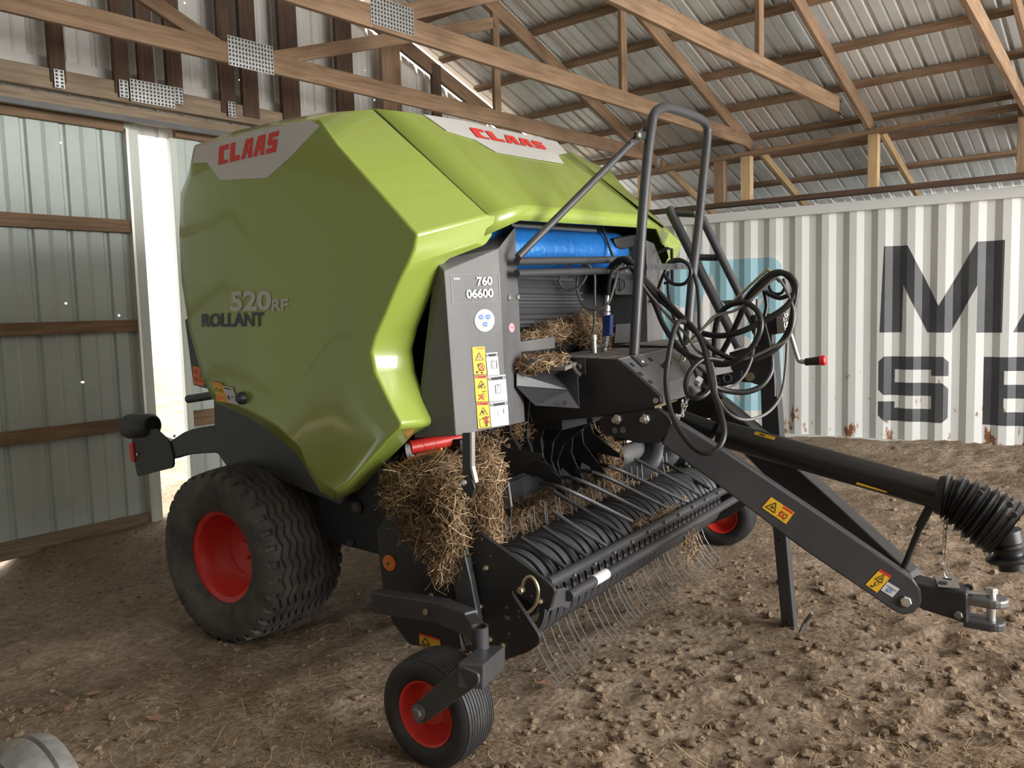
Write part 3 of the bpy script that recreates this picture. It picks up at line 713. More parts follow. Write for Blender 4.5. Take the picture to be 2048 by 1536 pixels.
Decal(*p3quad((1350, 1120), (1590, 1112), (1590, 1232), (1350, 1238))).text('520', 0, 0, 1, 1, 0, bold=.035).done('lettering', ('letter_grey',), panel, 'silver number 520')
Decal(*p3quad((1593, 1168), (1688, 1163), (1688, 1233), (1593, 1237))).text('RF', 0, 0, 1, 1, 0, bold=.03).done('lettering', ('letter_grey',), panel, 'silver letters RF')
Decal(*p3quad((1183, 1250), (1547, 1240), (1547, 1325), (1183, 1330))).text('ROLLANT', 0, 0, 1, 1, 0, bold=.03).done('lettering', ('letter_blue',), panel, 'dark blue model lettering')
z11 = zz(220, 700, 5.906)
def warn(d, header='red', two=True):
    return d
d = Decal(*[AY(*z11(a, b), YF-.002) for a, b in ((1212, 365), (1440, 420), (1530, 648), (1265, 600))])
d.rect(0, 0, .5, 1, 0, 0).rect(.5, .12, 1, 1, 1, 0).rect(0, 0, .5, .14, 3, 1).tri(.14, .4, .1, .02, 2).tri(.36, .4, .1, .02, 2).rect(.06, .66, .44, .9, 3, 1).rect(.55, .2, .9, .26, 2, 1).rect(.58, .6, .66, .8, 2, 1).rect(.75, .6, .9, .64, 2, 1)
d.done('warning_sticker', ('yellow', 'white', 'ink', 'orange'), panel, 'yellow and white warning sticker')
mb = Mb(); p = AY(486, 796, YF); mb.lathe(p, p-V((0, .03, 0)), [(0, 0), (.028, 0), (.026, .6), (.015, 1), (0, 1)], 18, rel=True); obj('latch_knob', mb, 'black', panel, smooth=True)

# ---- green hood between the panels
t0 = AY(750, 219, 2.72); j0 = AX(975, 431, -1.9); lL = AX(1046, 413.5, -1.885); fT = AX(823, 227, t0.x)
lR, j1 = AX(1284, 432, -1.885), AX(1337, 466, -1.9)
t1, fR = MR(t0), MR(fT)
hb = [V((-3.35, p.y, p.z-.05)) for p in (t0, fT, fR, t1)]
mb = Mb(); bm = mb.bm
rows = [hb, [t0, fT, fR, t1], [j0, lL, lR, j1], [AX(968, 472, -1.9), AX(1038, 441, -1.88), AX(1288, 456, -1.88), AX(1312, 458, -1.88)]]
vsr = [[bm.verts.new(p) for p in r] for r in rows]
for a, b_ in zip(vsr, vsr[1:]):
    for i in range(3): bm.faces.new((a[i], a[i+1], b_[i+1], b_[i]))
tp = bm.verts.new(AX(1325, 490, -1.9)); bm.faces.new((vsr[3][3], vsr[2][3], tp))
hood = obj('hood', mb, 'green', baler, bevel=.008, smooth=True)
sdf = hood.modifiers.new('solid', 'SOLIDIFY'); sdf.thickness = .012; sdf.offset = 0
hn = (lL-fT).cross(lR-fT).normalized()
if hn.z < 0: hn = -hn
def PH(a, b, lift=.004): return AP(*z4(a, b), fT, hn) + hn*lift
hn = ((lL+lR)/2-(fT+fR)/2).cross(V((0, 1, .045))).normalized()
if hn.z < 0: hn = -hn
mb = Mb(); mb.prism([PH(a, b, .008) for a, b in ((425, 95), (640, 128), (1205, 252), (1266, 318), (1212, 328), (1245, 380), (1050, 350), (850, 315), (720, 240), (560, 190))], hn*.002)
obj('badge', mb, 'badge', hood)['label'] = 'white badge field on the sloping hood'
Decal(*[PH(a, b, .011) for a, b in ((688, 172), (1118, 262), (1158, 306), (738, 232))]).claas(0, 0, 1, 1, 0).done('lettering', ('logo_red',), hood, 'red maker name lettering on the hood')

# ---- bale chamber and chassis, dark inside
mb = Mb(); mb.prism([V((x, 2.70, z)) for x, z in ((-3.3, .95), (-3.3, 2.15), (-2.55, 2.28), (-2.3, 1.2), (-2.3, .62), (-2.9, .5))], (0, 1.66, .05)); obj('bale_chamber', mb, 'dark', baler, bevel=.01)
mb = Mb(); mb.prism([AY(x, y, 2.6) for x, y in ((427, 792), (429, 852), (430, 906), (436, 908), (462, 945), (560, 960), (680, 1010), (740, 900), (560, 800))], (0, .03, 0)); obj('chassis_plate', mb, 'grey', baler, bevel=.003)
mb = Mb(); mb.prism([MR(AY(x, y, 2.6)) for x, y in ((427, 792), (430, 906), (462, 945), (560, 960), (680, 1010), (740, 900), (560, 800))], (0, -.03, 0)); obj('chassis_plate', mb, 'grey', baler, bevel=.003)
mb = Mb(); mb.box((-2.85, YC, .62), (.8, 1.4, .3)); mb.bar((-3.3, 2.72, .40), (-3.3, 4.35, .44), .12, .12); obj('chassis', mb, 'black', baler, bevel=.01)
mb = Mb(); mb.prism([AY(x, y, 2.55) for x, y in ((370, 640), (387, 770), (421, 779), (440, 700), (400, 620))], (0, .012, 0)); tg = obj('tailgate_plate', mb, 'grey', baler)
d = Decal(*[AY(*z11(a, b), 2.548) for a, b in ((978, 185), (1112, 215), (1120, 425), (995, 405))], lift=.002)
d.rect(0, 0, 1, 1, 0, 0).rect(.45, .1, 1, .18, 1, 1).disc(.3, .3, .18, .14, 1, 1).tri(.75, .4, .17, .03, 2).disc(.3, .72, .2, .14, 1, 1).disc(.75, .75, .18, .12, 1, 1)
d.done('warning_sticker', ('orange', 'logo_red', 'ink'), tg)
mb = Mb(); mb.cyl(AY(377, 798, 2.62), AY(440, 788, 2.62), .022, 18); obj('tailgate_tube', mb, 'grey', baler, smooth=True)

# ---- rear lamp bracket
RY = 2.62
mb = Mb(); mb.prism([AY(*z11(a, b), RY) for a, b in ((1235, 885), (1100, 905), (960, 935), (860, 975), (700, 1080), (560, 1030), (540, 1290), (745, 1290), (900, 1240), (1100, 1222), (1260, 1215))], (0, .05, 0)); arm = obj('lamp_arm', mb, 'grey', baler, bevel=.006)
mb = Mb(); mb.prism(roundpoly([AY(*z11(a, b), RY-.01) for a, b in ((258, 960), (540, 930), (700, 1080), (750, 1280), (745, 1390), (320, 1495), (290, 1340), (255, 1100))], .02), (0, .012, 0)); obj('lamp_board', mb, 'black', arm, bevel=.003)
a_, b_ = AY(*z11(215, 905), RY+.02), AY(*z11(510, 890), RY+.02)
mb = Mb(); mb.lathe(a_+V((0, 0, 0)), b_, [(0, -.01), (.035, -.005), (.062, .03), (.07, .10), (.072, .45), (.066, .9), (.05, 1.0), (0, 1.0)], 24, rel=True); obj('round_lamp', mb, 'black', arm, smooth=True)
mb = Mb(); mb.prism(roundpoly([AY(*z11(a, b), RY-.02) for a, b in ((215, 1105), (262, 1090), (285, 1330), (240, 1310))], .012), (0, .10, 0)); obj('tail_light', mb, 'red', arm, bevel=.004)
for a, b in ((400, 845), (390, 995), (765, 1015), (330, 1230)):
    p = AY(*z11(a, b), RY-.012); mb = Mb(); mb.cyl(p, p+V((0, -.006, 0)), .008, 8); obj('bolt', mb, 'steel', arm)

# ---- grey front boxes beside the net opening
gf = [AX(888, 542, -1.93), AX(997, 496, -1.88), AX(1030, 454, -1.94), AX(1050, 844, -1.94), AX(1013, 852, -1.88), AX(912, 872, -1.93)]
s0_, s1_ = AY(871, 522, 2.46), AY(829, 876, 2.46)
bk = V((-.25, 0, 0))
mb = Mb(); v_ = [mb.bm.verts.new(p) for p in gf]; s_ = [mb.bm.verts.new(p) for p in (s0_, s1_)]
tb = mb.bm.verts.new(AX(1024, 450, -2.1)); bb = mb.bm.verts.new(V((-2.2, gf[3].y, gf[3].z)))
mb.bm.faces.new((v_[0], v_[1], v_[4], v_[5])); mb.bm.faces.new((v_[1], v_[2], v_[3], v_[4]))
mb.bm.faces.new((v_[0], v_[5], s_[1], s_[0])); mb.bm.faces.new((s_[0], v_[0], v_[1], tb)); mb.bm.faces.new((v_[1], v_[2], tb))
mb.bm.faces.new((v_[2], tb, bb, v_[3])); mb.bm.faces.new((v_[5], v_[4], v_[3], bb, s_[1]))
gbox = obj('front_box', mb, 'greyl', baler, bevel=.004)
mb = Mb(); mb.prism([MR(V((x, y, z))) for x, y, z in ((-1.93, 2.6, 1.04), (-1.93, 2.6, 1.66), (-1.93, 2.72, 1.79), (-1.93, 2.82, 1.81), (-1.93, 2.82, 1.04))], (-.3, 0, 0)); rbox = obj('front_box', mb, 'greyl', baler, bevel=.004)
z14 = zz(850, 440, 3.4909)
gA, gB, gC, gD = gf[0], gf[1], gf[4], gf[5]
gn = (gB-gD).cross(gC-gA).normalized()
def PG(a, b): return AP(*z14(a, b), (gA+gB+gC+gD)/4, gn)
def GD(*q, lift=.003): return Decal(*[PG(a, b) for a, b in q], lift=lift)
d = GD((178, 384), (512, 366), (522, 566), (190, 580)).line((0, 0), (1, 0), .006, 0, 1).line((0, 1), (1, 1), .006, 0, 1).line((0, 0), (0, 1), .006, 0, 1).line((1, 0), (1, 1), .006, 0, 1)
for i in range(9): d.rect(.04+.015*i, .1, .047+.015*i, .19, 1, 1)
d.text('760', .51, .12, .84, .43, 1, bold=.03).text('06600', .28, .54, .85, .86, 1, bold=.03).done('number_plate', ('inkg', 'white'), gbox, 'number plate reading 760 06600')
d = GD((343, 622), (482, 622), (482, 780), (343, 780)).disc(.5, .5, .5, .5, 0, 0, 36)
for cx, cy in ((.32, .35), (.66, .34), (.52, .67)): d.disc(cx, cy, .125, .11, 1, 2); d.line((cx-.09, cy), (cx+.09, cy), .025, 0, 3)
for r_ in range(9):
    for c_ in range(9):
        x, y = .14+.085*c_, .17+.08*r_
        if math.hypot(x-.5, y-.5) < .42 and all(math.hypot(x-a, y-b) > .14 for a, b in ((.32, .35), (.66, .34), (.52, .67))): d.rect(x-.028, y-.022, x+.028, y+.018, 2 if r_ not in (4, 8) else 3, 1)
d.done('inspection_sticker', ('white', 'stamp', 'pink', 'green'), gbox, 'round inspection sticker with three blue stamps')
# yellow warning column, three fields
for k, (q, hd_) in enumerate(((((325, 888), (413, 882), (427, 1080), (338, 1082)), 'CAUTION'), (((340, 1086), (427, 1082), (440, 1268), (353, 1270)), 'WARNING'), (((355, 1272), (442, 1270), (455, 1448), (368, 1460)), 'WARNING'))):
    d = GD(*q).rect(0, 0, 1, 1, 0, 0).rect(.04, .01, .96, .11, 2 if k else 0, 1).text(hd_, .3, .035, .9, .09, 1).line((0, .995), (1, .995), .02, 1, 1)
    d.tri(.5, .36, .33, .035, 1, 2, 2.1)
    if k == 0: d.line((.5, .28), (.5, .46), .04, 3, 2).line((.4, .45), (.42, .3), .04, 3, 2).line((.6, .45), (.58, .3), .04, 3, 2).poly([(.3, .62), (.65, .57), (.88, .7), (.8, .85), (.45, .87)], 1, 2).disc(.6, .72, .2, .1, 0, 3).line((.45, .62), (.78, .82), .05, 2, 4).line((.78, .62), (.45, .82), .05, 2, 4).disc(.25, .9, .08, .04, 1, 3).disc(.62, .92, .07, .035, 1, 3)
    if k == 1: d.line((.32, .44), (.68, .32), .06, 1, 2).line((.45, .4), (.55, .46), .05, 1, 2).line((.5, .62), (.85, .6), .03, 1, 2).disc(.6, .76, .2, .08, 1, 2).disc(.6, .76, .16, .06, 0, 3).line((.2, .72), (.62, .92), .05, 2, 4).line((.2, .92), (.62, .72), .05, 2, 4)
    if k == 2: d.disc(.5, .38, .14, .06, 1, 2).disc(.54, .38, .06, .03, 0, 3).rect(.14, .64, .5, .95, 1, 1).rect(.17, .66, .47, .93, 0, 2).disc(.68, .58, .08, .04, 1, 2).rect(.58, .63, .78, .8, 1, 2).rect(.6, .8, .66, .95, 1, 2).rect(.7, .8, .76, .95, 1, 2).line((.45, .58), (.92, .8), .06, 2, 3).line((.45, .8), (.92, .55), .06, 2, 3).line((.4, .6), (.6, .66), .06, 1, 2)
    d.done('warning_sticker', ('yellow', 'ink', 'red', 'inkg'), gbox, ('yellow warning sticker, top of the column', 'yellow warning sticker, middle of the column', 'yellow warning sticker, bottom of the column')[k])
for k, q in enumerate((((420, 930), (502, 922), (517, 1080), (436, 1088)), ((432, 1094), (558, 1078), (572, 1255), (446, 1270)), ((446, 1276), (572, 1258), (583, 1428), (460, 1446)))):
    d = GD(*q).rect(0, 0, 1, 1, 0, 0).rect(.02, .05, .98, .17, 1, 1).tri(.11, .12, .09, .03, 0, 2, 1.2).disc(.88, .11, .05, .04, 0, 2)
    if k < 2: d.rect(.36, .36, .66, .7, 1, 1).rect(.39, .38, .63, .68, 0, 2).disc(.51, .56, .09, .08, 2, 3).disc(.51, .56, .065, .06, 0, 4).line((.51, .3), (.51, .46), .02, 1, 4)
    else: d.rect(.4, .36, .72, .5, 2, 1).rect(.42, .38, .70, .5, 0, 2).disc(.56, .55, .16, .1, 2, 1).disc(.56, .55, .135, .085, 0, 2).rect(.72, .32, .75, .52, 1, 2)
    if k == 0: d.rect(.8, .35, .86, .72, 1, 1)
    for i in range(4): d.rect(.14, .8+.035*i, .14+.22+.02*(i % 2), .812+.035*i, 2, 1).rect(.52, .76+.035*i, .52+.24+.03*(i % 3), .772+.035*i, 2, 1)
    d.done('instruction_sticker', ('white', 'ink', 'inkg'), gbox, ('white instruction sticker, topmost', 'white instruction sticker, middle', 'white instruction sticker, lowest')[k])
nB = (gf[2]-gf[4]).cross(gf[3]-gf[1]).normalized()
def PN(a, b): return AP(*z14(a, b), (gf[1]+gf[2]+gf[3]+gf[4])/4, nB)
d = Decal(*[PN(a, b) for a, b in ((580, 720), (620, 720), (622, 784), (580, 784))], lift=.003).disc(.5, .5, .5, .5, 0, 0, 28).line((.2, .45), (.75, .45), .06, 1, 1).line((.75, .45), (.6, .65), .06, 1, 1)
d.done('round_sticker', ('pink', 'logo_red'), gbox, 'small pink round sticker with a red arrow')
for a, b in ((577, 542), (637, 537)):
    p = PN(a, b); q = nB if nB.dot(EYE-p) > 0 else -nB; mb = Mb(); mb.hexnut(p, q, .013, .014); obj('bolt', mb, 'steel', gbox)
mb = Mb(); p = AX(1316, 505, -1.9); mb.tube([p, p+V((.05, .01, .02)), p+V((.05, .075, .02)), p+V((.05, .08, -.16)), p+V((0, .08, -.17))], .009, 8); obj('handle', mb, 'black', rbox, smooth=True)
mb = Mb(); p = AX(1312, 602, -1.9); mb.box(p, (.04, .09, .012)); obj('bracket', mb, 'black', rbox)

# ---- net wrap roll, guards and feed roller in the opening
na, nb_ = AX(1003, 503, -2.12), AX(1224, 505, -2.12)
na = V((-2.12, 2.86, na.z)); 
mb = Mb(); mb.lathe(na, nb_, [(0, 0), (.11, 0), (.11, .8), (.108, .805), (.11, .81), (.11, .99), (.10, 1), (.04, 1), (0, 1)], 40, rel=True); obj('net_wrap_roll', mb, 'net', baler, smooth=True)
mb = Mb(); mb.cyl(AX(1020, 450, -2.04), AX(1190, 461, -2.04), .011, 12); obj('net_rod', mb, 'steeld', baler, smooth=True)
mb = Mb(); mb.cyl(AX(1204, 453, -2.05), AX(1229, 522, -1.95), .008, 8); obj('retainer_rod', mb, 'grey', baler, smooth=True)
mb = Mb(); mb.cyl(AX(1033, 523, -1.86), AX(1258, 519, -1.86), .0165, 16); obj('guard_bar', mb, 'grey', baler, smooth=True)
ga, gb_ = AX(1033, 547, -1.86), AX(1235, 541, -1.86)
mb = Mb(); mb.tube([ga, gb_], .017, 14); mb.box(gb_+V((0, .07, .003)), (.012, .15, .04)); gbar = obj('guard_bar', mb, 'grey', baler, smooth=True)
p = AX(1254, 535, -1.85); mb = Mb(); mb.hexnut(p, (1, 0, 0), .018, .02); mb.cyl(p, p-V((.01, 0, 0)), .025, 14); obj('bolt', mb, 'steel', gbar)
# ribbed feed roller
ra = AX(1040, 600, -2.16); ra = V((-2.16, 2.88, ra.z)); rb = AX(1121, 602, -2.16)
mb = Mb(); N_ = 26
for i in range(N_):
    pass
d_ = (rb-ra).normalized(); a_ = d_.orthogonal().normalized(); b_ = d_.cross(a_); ring0, ring1 = [], []
for i in range(N_*4):
    r_ = .135 if i % 4 in (0, 1) else .122; an = 2*PI*i/(N_*4)
    o_ = (a_*math.cos(an)+b_*math.sin(an))*r_; ring0.append(ra+o_); ring1.append(rb+o_)
mb.prism(ring0, rb-ra); obj('feed_roller', mb, 'band', baler)
mb = Mb(); mb.cyl(V((-2.12, 2.88, 1.29)), V((-2.12, 4.2, 1.34)), .05, 20); obj('lower_roller', mb, 'black', baler, smooth=True)
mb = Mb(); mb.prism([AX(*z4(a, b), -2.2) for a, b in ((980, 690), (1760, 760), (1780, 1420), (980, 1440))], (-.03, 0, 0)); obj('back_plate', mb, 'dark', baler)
# fittings in the right half of the opening
mb = Mb(); mb.prism(roundpoly([AX(*z4(a, b), -2.0) for a, b in ((1545, 810), (1680, 785), (1695, 850), (1600, 875), (1560, 860))], .02), (-.04, 0, 0)); obj('catch_lever', mb, 'black', baler, bevel=.006)
mb = Mb(); mb.prism([AX(*z4(a, b), -2.02) for a, b in ((1530, 880), (1760, 880), (1760, 1150), (1540, 1140))], (-.02, 0, 0)); mb.prism([AX(*z4(a, b), -2.0) for a, b in ((1555, 1040), (1690, 1060), (1690, 1140), (1555, 1140))], (-.01, 0, 0))
obj('inner_plate', mb, 'black', baler, bevel=.003)
mb = Mb(); mb.prism([AX(*z4(a, b), -1.98) for a, b in ((1560, 1310), (1770, 1300), (1770, 1415), (1550, 1425))], (-.02, 0, 0)); obj('lower_inner_plate', mb, 'black', baler, bevel=.003)
mb = Mb(); p = AX(*z4(1590, 1080), -1.99); mb.lathe(p-V((.0, 0, 0)), p+V((.006, 0, 0)), [(.028, 0), (.036, 0), (.036, 1), (.028, 1), (.028, 0)], 20, rel=True); obj('hole_rim', mb, 'black', baler)
# left inner shelf under the hay
mb = Mb(); mb.prism([AX(*zs(a, b), -1.97) for a, b in ((110, 220), (460, 170), (465, 290), (120, 330))], (-.02, 0, 0)); obj('feed_lip', mb, 'greyl', baler, bevel=.003)

# ---- platform
pf = AX(1240, 717, -1.6); pr = V((-1.6, 4.42, pf.z+.03))
WD = (pr-pf).normalized()
for i in range(5):
    mb = Mb(); a = pf+V((-.04-.082*i, 0, .0)); mb.bar(a+V((0, 0, -.012)), a+V((0, 0, -.012))+(pr-pf), .024, .074); obj('deck_board', mb, 'dust', baler, bevel=.003)
mb = Mb(); mb.prism([pf+V((-.2, -.02, -.03)), V((-1.72, 2.96, pf.z-.035)), V((-2.12, 2.96, pf.z-.035)), pf+V((-.5, -.02, -.03))], (0, 0, .015)); obj('deck_plate', mb, 'dust', baler)
sl = AY(1303, 776, 3.22); sr = V((sl.x, 4.30, sl.z+.035))
mb = Mb(); mb.prism([pf+V((0, 0, -.004)), pr+V((0, -.1, -.004)), sr, sl], V((-.006, 0, -.01))); fp = obj('front_plate', mb, 'greyl', baler, bevel=.002)
mb = Mb(); mb.prism([sl, sr, sr+V((-.01, 0, -.09)), sl+V((-.01, 0, -.09))], V((-.008, 0, 0))); obj('front_lip', mb, 'greyl', fp, bevel=.002)
fn = (pr-pf).cross(sl-pf).normalized(); fn = fn if fn.z > 0 else -fn
def PF(a, b): return AP(*zs(a, b), sl, fn)
for (a, b, w, h) in ((1255, 460, .006, .03), (1440, 405, .012, .03), (1340, 553, .012, .012), (1440, 636, .012, .016)):
    p = PF(a, b); mb = Mb(); mb.box(p+fn*.001, (.02, w*2, .004), Matrix.Rotation(math.radians(45), 3, 'Y')); obj('slot', mb, 'ink', fp)
mb = Mb(); p = PF(1345, 435); mb.hexnut(p, fn, .012, .012); mb.cyl(p, p+fn*.003, .018, 12); obj('bolt', mb, 'steel', fp)
mb = Mb(); mb.prism([PF(a, b) for a, b in ((1240, 375), (1258, 372), (1410, 468), (1350, 485))], fn*.006); obj('rail_foot', mb, 'grey', fp)
mb = Mb(); p = PF(1575, 490); mb.box(p+fn*.02, (.03, .02, .05), Matrix.Rotation(math.radians(40), 3, 'Y')); obj('hook', mb, 'grey', fp, bevel=.003)
mb = Mb(); c = PF(1750, 410)+fn*.02; mb.tube([c+WD*.03*math.cos(t*PI/10)+V((.3, 0, 1)).normalized()*.03*math.sin(t*PI/10) for t in range(20)], .004, 8, closed=True); obj('pin_ring', mb, 'brass', fp, smooth=True)
# frame under the platform
for mir in (0, 1):
    f = MR if mir else (lambda p: p)
    mb = Mb(); mb.prism([f(p) for p in roundpoly([AY(*zs(a, b), 3.21) for a, b in ((40, 372), (620, 384), (1080, 402), (1130, 425), (1440, 690), (1540, 790), (1545, 860), (1495, 905), (980, 985), (220, 1060), (40, 1050))], .012)], (0, -.03 if mir else .03, 0))
    bp = obj('frame_plate', mb, 'black', baler, bevel=.003)
    mb = Mb(); mb.prism([f(p) for p in roundpoly([AY(*zs(a, b), 3.19) for a, b in ((905, 1010), (985, 985), (1500, 905), (1610, 980), (1665, 1060), (1530, 1265), (1300, 1260), (1100, 1200), (960, 1180))], .015)], (0, -.04 if mir else .04, 0))
    mp_ = obj('drawbar_mount', mb, 'black', baler, bevel=.003)
    if not mir:
        for a, b, r_, h in ((1105, 1015, .022, .03), (1392, 1010, .022, .03)):
            p = AY(*zs(a, b), 3.19); mb = Mb(); mb.hexnut(p, (0, -1, 0), r_, h*.6); mb.cyl(p, p+V((0, -h*1.3, 0)), r_*.55, 12); obj('bolt', mb, 'steel', mp_)
        for a, b in ((1075, 1132), (1157, 1126)):
            p = AY(*zs(a, b), 3.189); mb = Mb(); mb.cyl(p, p+V((0, -.003, 0)), .014, 14); obj('bolt', mb, 'steeld', mp_)
        for a, b in ((905, 725), (1013, 860), (1148, 875), (598, 922), (690, 910)):
            p = AY(*zs(a, b), 3.209); mb = Mb(); mb.cyl(p, p+V((0, -.002, 0)), .006, 10); obj('hole', mb, 'ink', bp)
        p = AY(*zs(1492, 825), 3.208); mb = Mb(); mb.cyl(p, p+V((0, -.003, 0)), .012, 12); obj('hole', mb, 'steel', bp)
        mb = Mb(); mb.tube([AY(*zs(1480, 895), 3.17), AY(*zs(1590, 858), 3.2), AY(*zs(1700, 820), 3.3)], .006, 8); obj('lock_pin', mb, 'brass', bp, smooth=True)
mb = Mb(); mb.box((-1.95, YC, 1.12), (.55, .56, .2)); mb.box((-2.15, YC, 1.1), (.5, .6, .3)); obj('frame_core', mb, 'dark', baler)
# metal tool tray on the left of the frame
TY = 3.12
tq = [AY(*zs(a, b), TY) for a, b in ((455, 575), (625, 430), (690, 550), (705, 900), (590, 720))]
mb = Mb(); bk_ = AX(*zs(90, 560), -1.95)-tq[0]
back = V((-.02, -.26, .0))
L1, L2, L3 = AX(*zs(60, 555), -1.9), AX(*zs(60, 680), -1.9), AX(*zs(250, 870), -1.9)
p_tl, p_tr, p_m, p_b = tq[0], tq[1], tq[4], tq[3]
vv = lambda *ps: mb.bm.faces.new([mb.bm.verts.new(p) for p in ps])
vv(L1, p_tl, p_m, L2); vv(L2, p_m, p_b, L3); vv(p_tl, p_tr, tq[2], p_m); vv(p_m, tq[2], p_b)
vv(L1, p_tl, p_tr, p_tr+(L1-p_tl)); 
tray = obj('tool_tray', mb, 'grey', baler, bevel=.002)
sd_ = tray.modifiers.new('solid', 'SOLIDIFY'); sd_.thickness = .006
mb = Mb(); mb.tube([AY(*zs(a, b), TY-.015) for a, b in ((320, 415), (500, 425), (615, 435), (690, 545), (720, 560))], .009, 8); obj('tray_strap', mb, 'steeld', tray, smooth=True)
for a, b in ((325, 832), (558, 850)):
    p = AP(*zs(a, b), p_m, (p_b-p_m).cross(L2-p_m).normalized()); mb = Mb(); mb.cyl(p, p+V((.003, -.003, -.001)), .01, 10); obj('hole', mb, 'ink', tray)
p = AY(*zs(710, 475), 3.19); mb = Mb(); mb.hexnut(p, (0, -1, 0), .014, .015); mb.box(p+V((0, .01, 0)), (.05, .006, .07)); obj('bracket', mb, 'grey', tray)

# ---- handrail, strut and ladder
zl = zz(1280, 200, 3.2)
rail_px = [(-38, 1632), (5, 900), (45, 400), (75, 160), (90, 95), (125, 58), (180, 50), (300, 85), (390, 125), (425, 165), (432, 220), (410, 450), (375, 800), (335, 1150), (300, 1570)]
rp = [AX(*zl(a, b), -1.62) for a, b in rail_px]
mb = Mb(); mb.tube(cr_curve(rp, 6), .0235, 14); hr = obj('handrail', mb, 'grey', baler, smooth=True)
mb = Mb(); mb.prism([AX(*zl(a, b), -1.63) for a, b in ((35, 1048), (335, 1046), (335, 1082), (35, 1090))], (.006, 0, 0)); hp_ = obj('perforated_bar', mb, 'grey', hr)
for a in (45, 75, 105, 170, 205, 235, 270, 310):
    p = AX(*zl(a, 1068), -1.624); mb = Mb(); mb.cyl(p, p+V((.001, 0, 0)), .007, 10); obj('hole', mb, 'ink', hp_)
s_a, s_b = AX(1036, 514, -1.84), AX(1262, 287, -1.66)
mb = Mb(); mb.tube([s_a, s_b], .0155, 12); tipb = AX(1284, 256, -1.66)
mb.prism([AX(1256, 284, -1.66), AX(1270, 268, -1.66), AX(1284, 252, -1.66), AX(1288, 262, -1.66), AX(1276, 282, -1.66), AX(1264, 292, -1.66)], (.01, 0, 0)); obj('strut', mb, 'grey', baler, smooth=True)
mb = Mb(); mb.prism([AX(1268, 264, -1.64), AX(1300, 264, -1.64), AX(1300, 280, -1.64), AX(1268, 278, -1.64)], (.012, 0, 0)); obj('rail_lug', mb, 'black', hr)
p = AX(1275, 271, -1.63); mb = Mb(); mb.hexnut(p, (1, 0, 0), .014, .014); obj('bolt', mb, 'steel', hr)
LY = 4.36
lad = []
la0, la1 = AY(1337, 416, LY), AY(1478, 695, LY); lb0, lb1 = AY(1404, 436, LY), AY(1512, 655, LY)
mb = Mb(); mb.tube([la0, la1], .026, 14); ladder = obj('ladder', mb, 'grey', baler, smooth=True)
mb = Mb(); mb.tube([lb0, lb1], .022, 14); obj('ladder_rail', mb, 'grey', ladder, smooth=True)
for q in (((205, 697), (345, 708), (355, 752), (222, 745)), ((362, 985), (520, 990), (545, 1030), (375, 1028)), ((520, 1285), (650, 1275), (690, 1310), (560, 1325))):
    ps = [AY(*zl(a, b), LY) for a, b in q]
    mb = Mb(); mb.prism([ps[0], ps[1], ps[2], ps[3]], (0, .03, 0)); n_ = 7
    for i in range(n_):
        t = (i+.5)/n_; c = ps[3]*(1-t)+ps[2]*t+(ps[0]-ps[3])*.3+V((0, -.002, 0)); mb.cyl(c, c+V((0, -.004, 0)), .008, 8, mi=1)
    obj('tread', mb, ('greyl', 'ink'), ladder)

# ---- drawbar
d0, d1_ = AY(1350, 850, 3.2), AY(1810, 1200, 3.45)
dh = (d1_-d0); dn = V((dh.y, -dh.x, 0)).normalized()                 # faces the left side
if dn.y > 0: dn = -dn
def PD(x, y, lift=0): return AP(x, y, d0, dn)+dn*lift
arm_px = [(1346, 838), (1448, 901), (1640, 1030), (1800, 1140), (1826, 1158), (1842, 1180), (1844, 1206), (1830, 1226), (1806, 1231), (1786, 1222), (1748, 1195), (1600, 1095), (1448, 980), (1322, 888)]
armL = [PD(x, y) for x, y in arm_px]
mb = Mb(); mb.prism(armL, dn*-.075); dl = obj('drawbar_arm', mb, 'grey', baler, bevel=.008, seg=3)
mb = Mb(); mb.prism([MR(p) for p in armL], MR(d0+dn*-.075)-MR(d0)); obj('drawbar_arm', mb, 'grey', baler, bevel=.008, seg=3)
p = PD(*z8(1115, 1235)); mb = Mb(); mb.hexnut(p, dn, .022, .014); obj('bolt', mb, 'steel', dl)
d = Decal(*[PD(*z8(a, b)) for a, b in ((290, 595), (433, 690), (380, 762), (233, 660))], lift=.002)
d.rect(0, 0, 1, 1, 0, 0).rect(.56, .04, .97, .2, 2, 1).tri(.27, .52, .2, .035, 1, 2, .55).line((.2, .6), (.34, .6), .06, 1, 3).line((.24, .45), (.3, .58), .05, 1, 3).line((.6, .35), (.88, .85), .05, 2, 3).line((.88, .35), (.6, .85), .05, 2, 3).disc(.74, .6, .16, .2, 1, 1).disc(.74, .6, .12, .15, 0, 2)
d.done('warning_sticker', ('yellow', 'ink', 'red'), dl, 'yellow warning sticker halfway along the drawbar')
d = Decal(*[PD(*z8(a, b)) for a, b in ((960, 1037), (1030, 1080), (940, 1183), (868, 1133))], lift=.002)
d.rect(0, 0, 1, 1, 0, 0).rect(0, 0, 1, .12, 2, 1).tri(.5, .36, .3, .05, 1, 2, 1.4).line((.42, .44), (.58, .32), .07, 1, 3).disc(.55, .66, .15, .1, 1, 2).disc(.55, .66, .1, .065, 0, 3).line((.5, .76), (.5, .9), .06, 1, 2).line((.5, .9), (.3, .88), .06, 1, 2)
d.done('warning_sticker', ('yellow', 'ink', 'red'), dl, 'yellow warning sticker near the hitch bolt')
d = Decal(*[PD(*z8(a, b)) for a, b in ((1005, 1115), (1080, 1160), (1035, 1212), (962, 1167))], lift=.002)
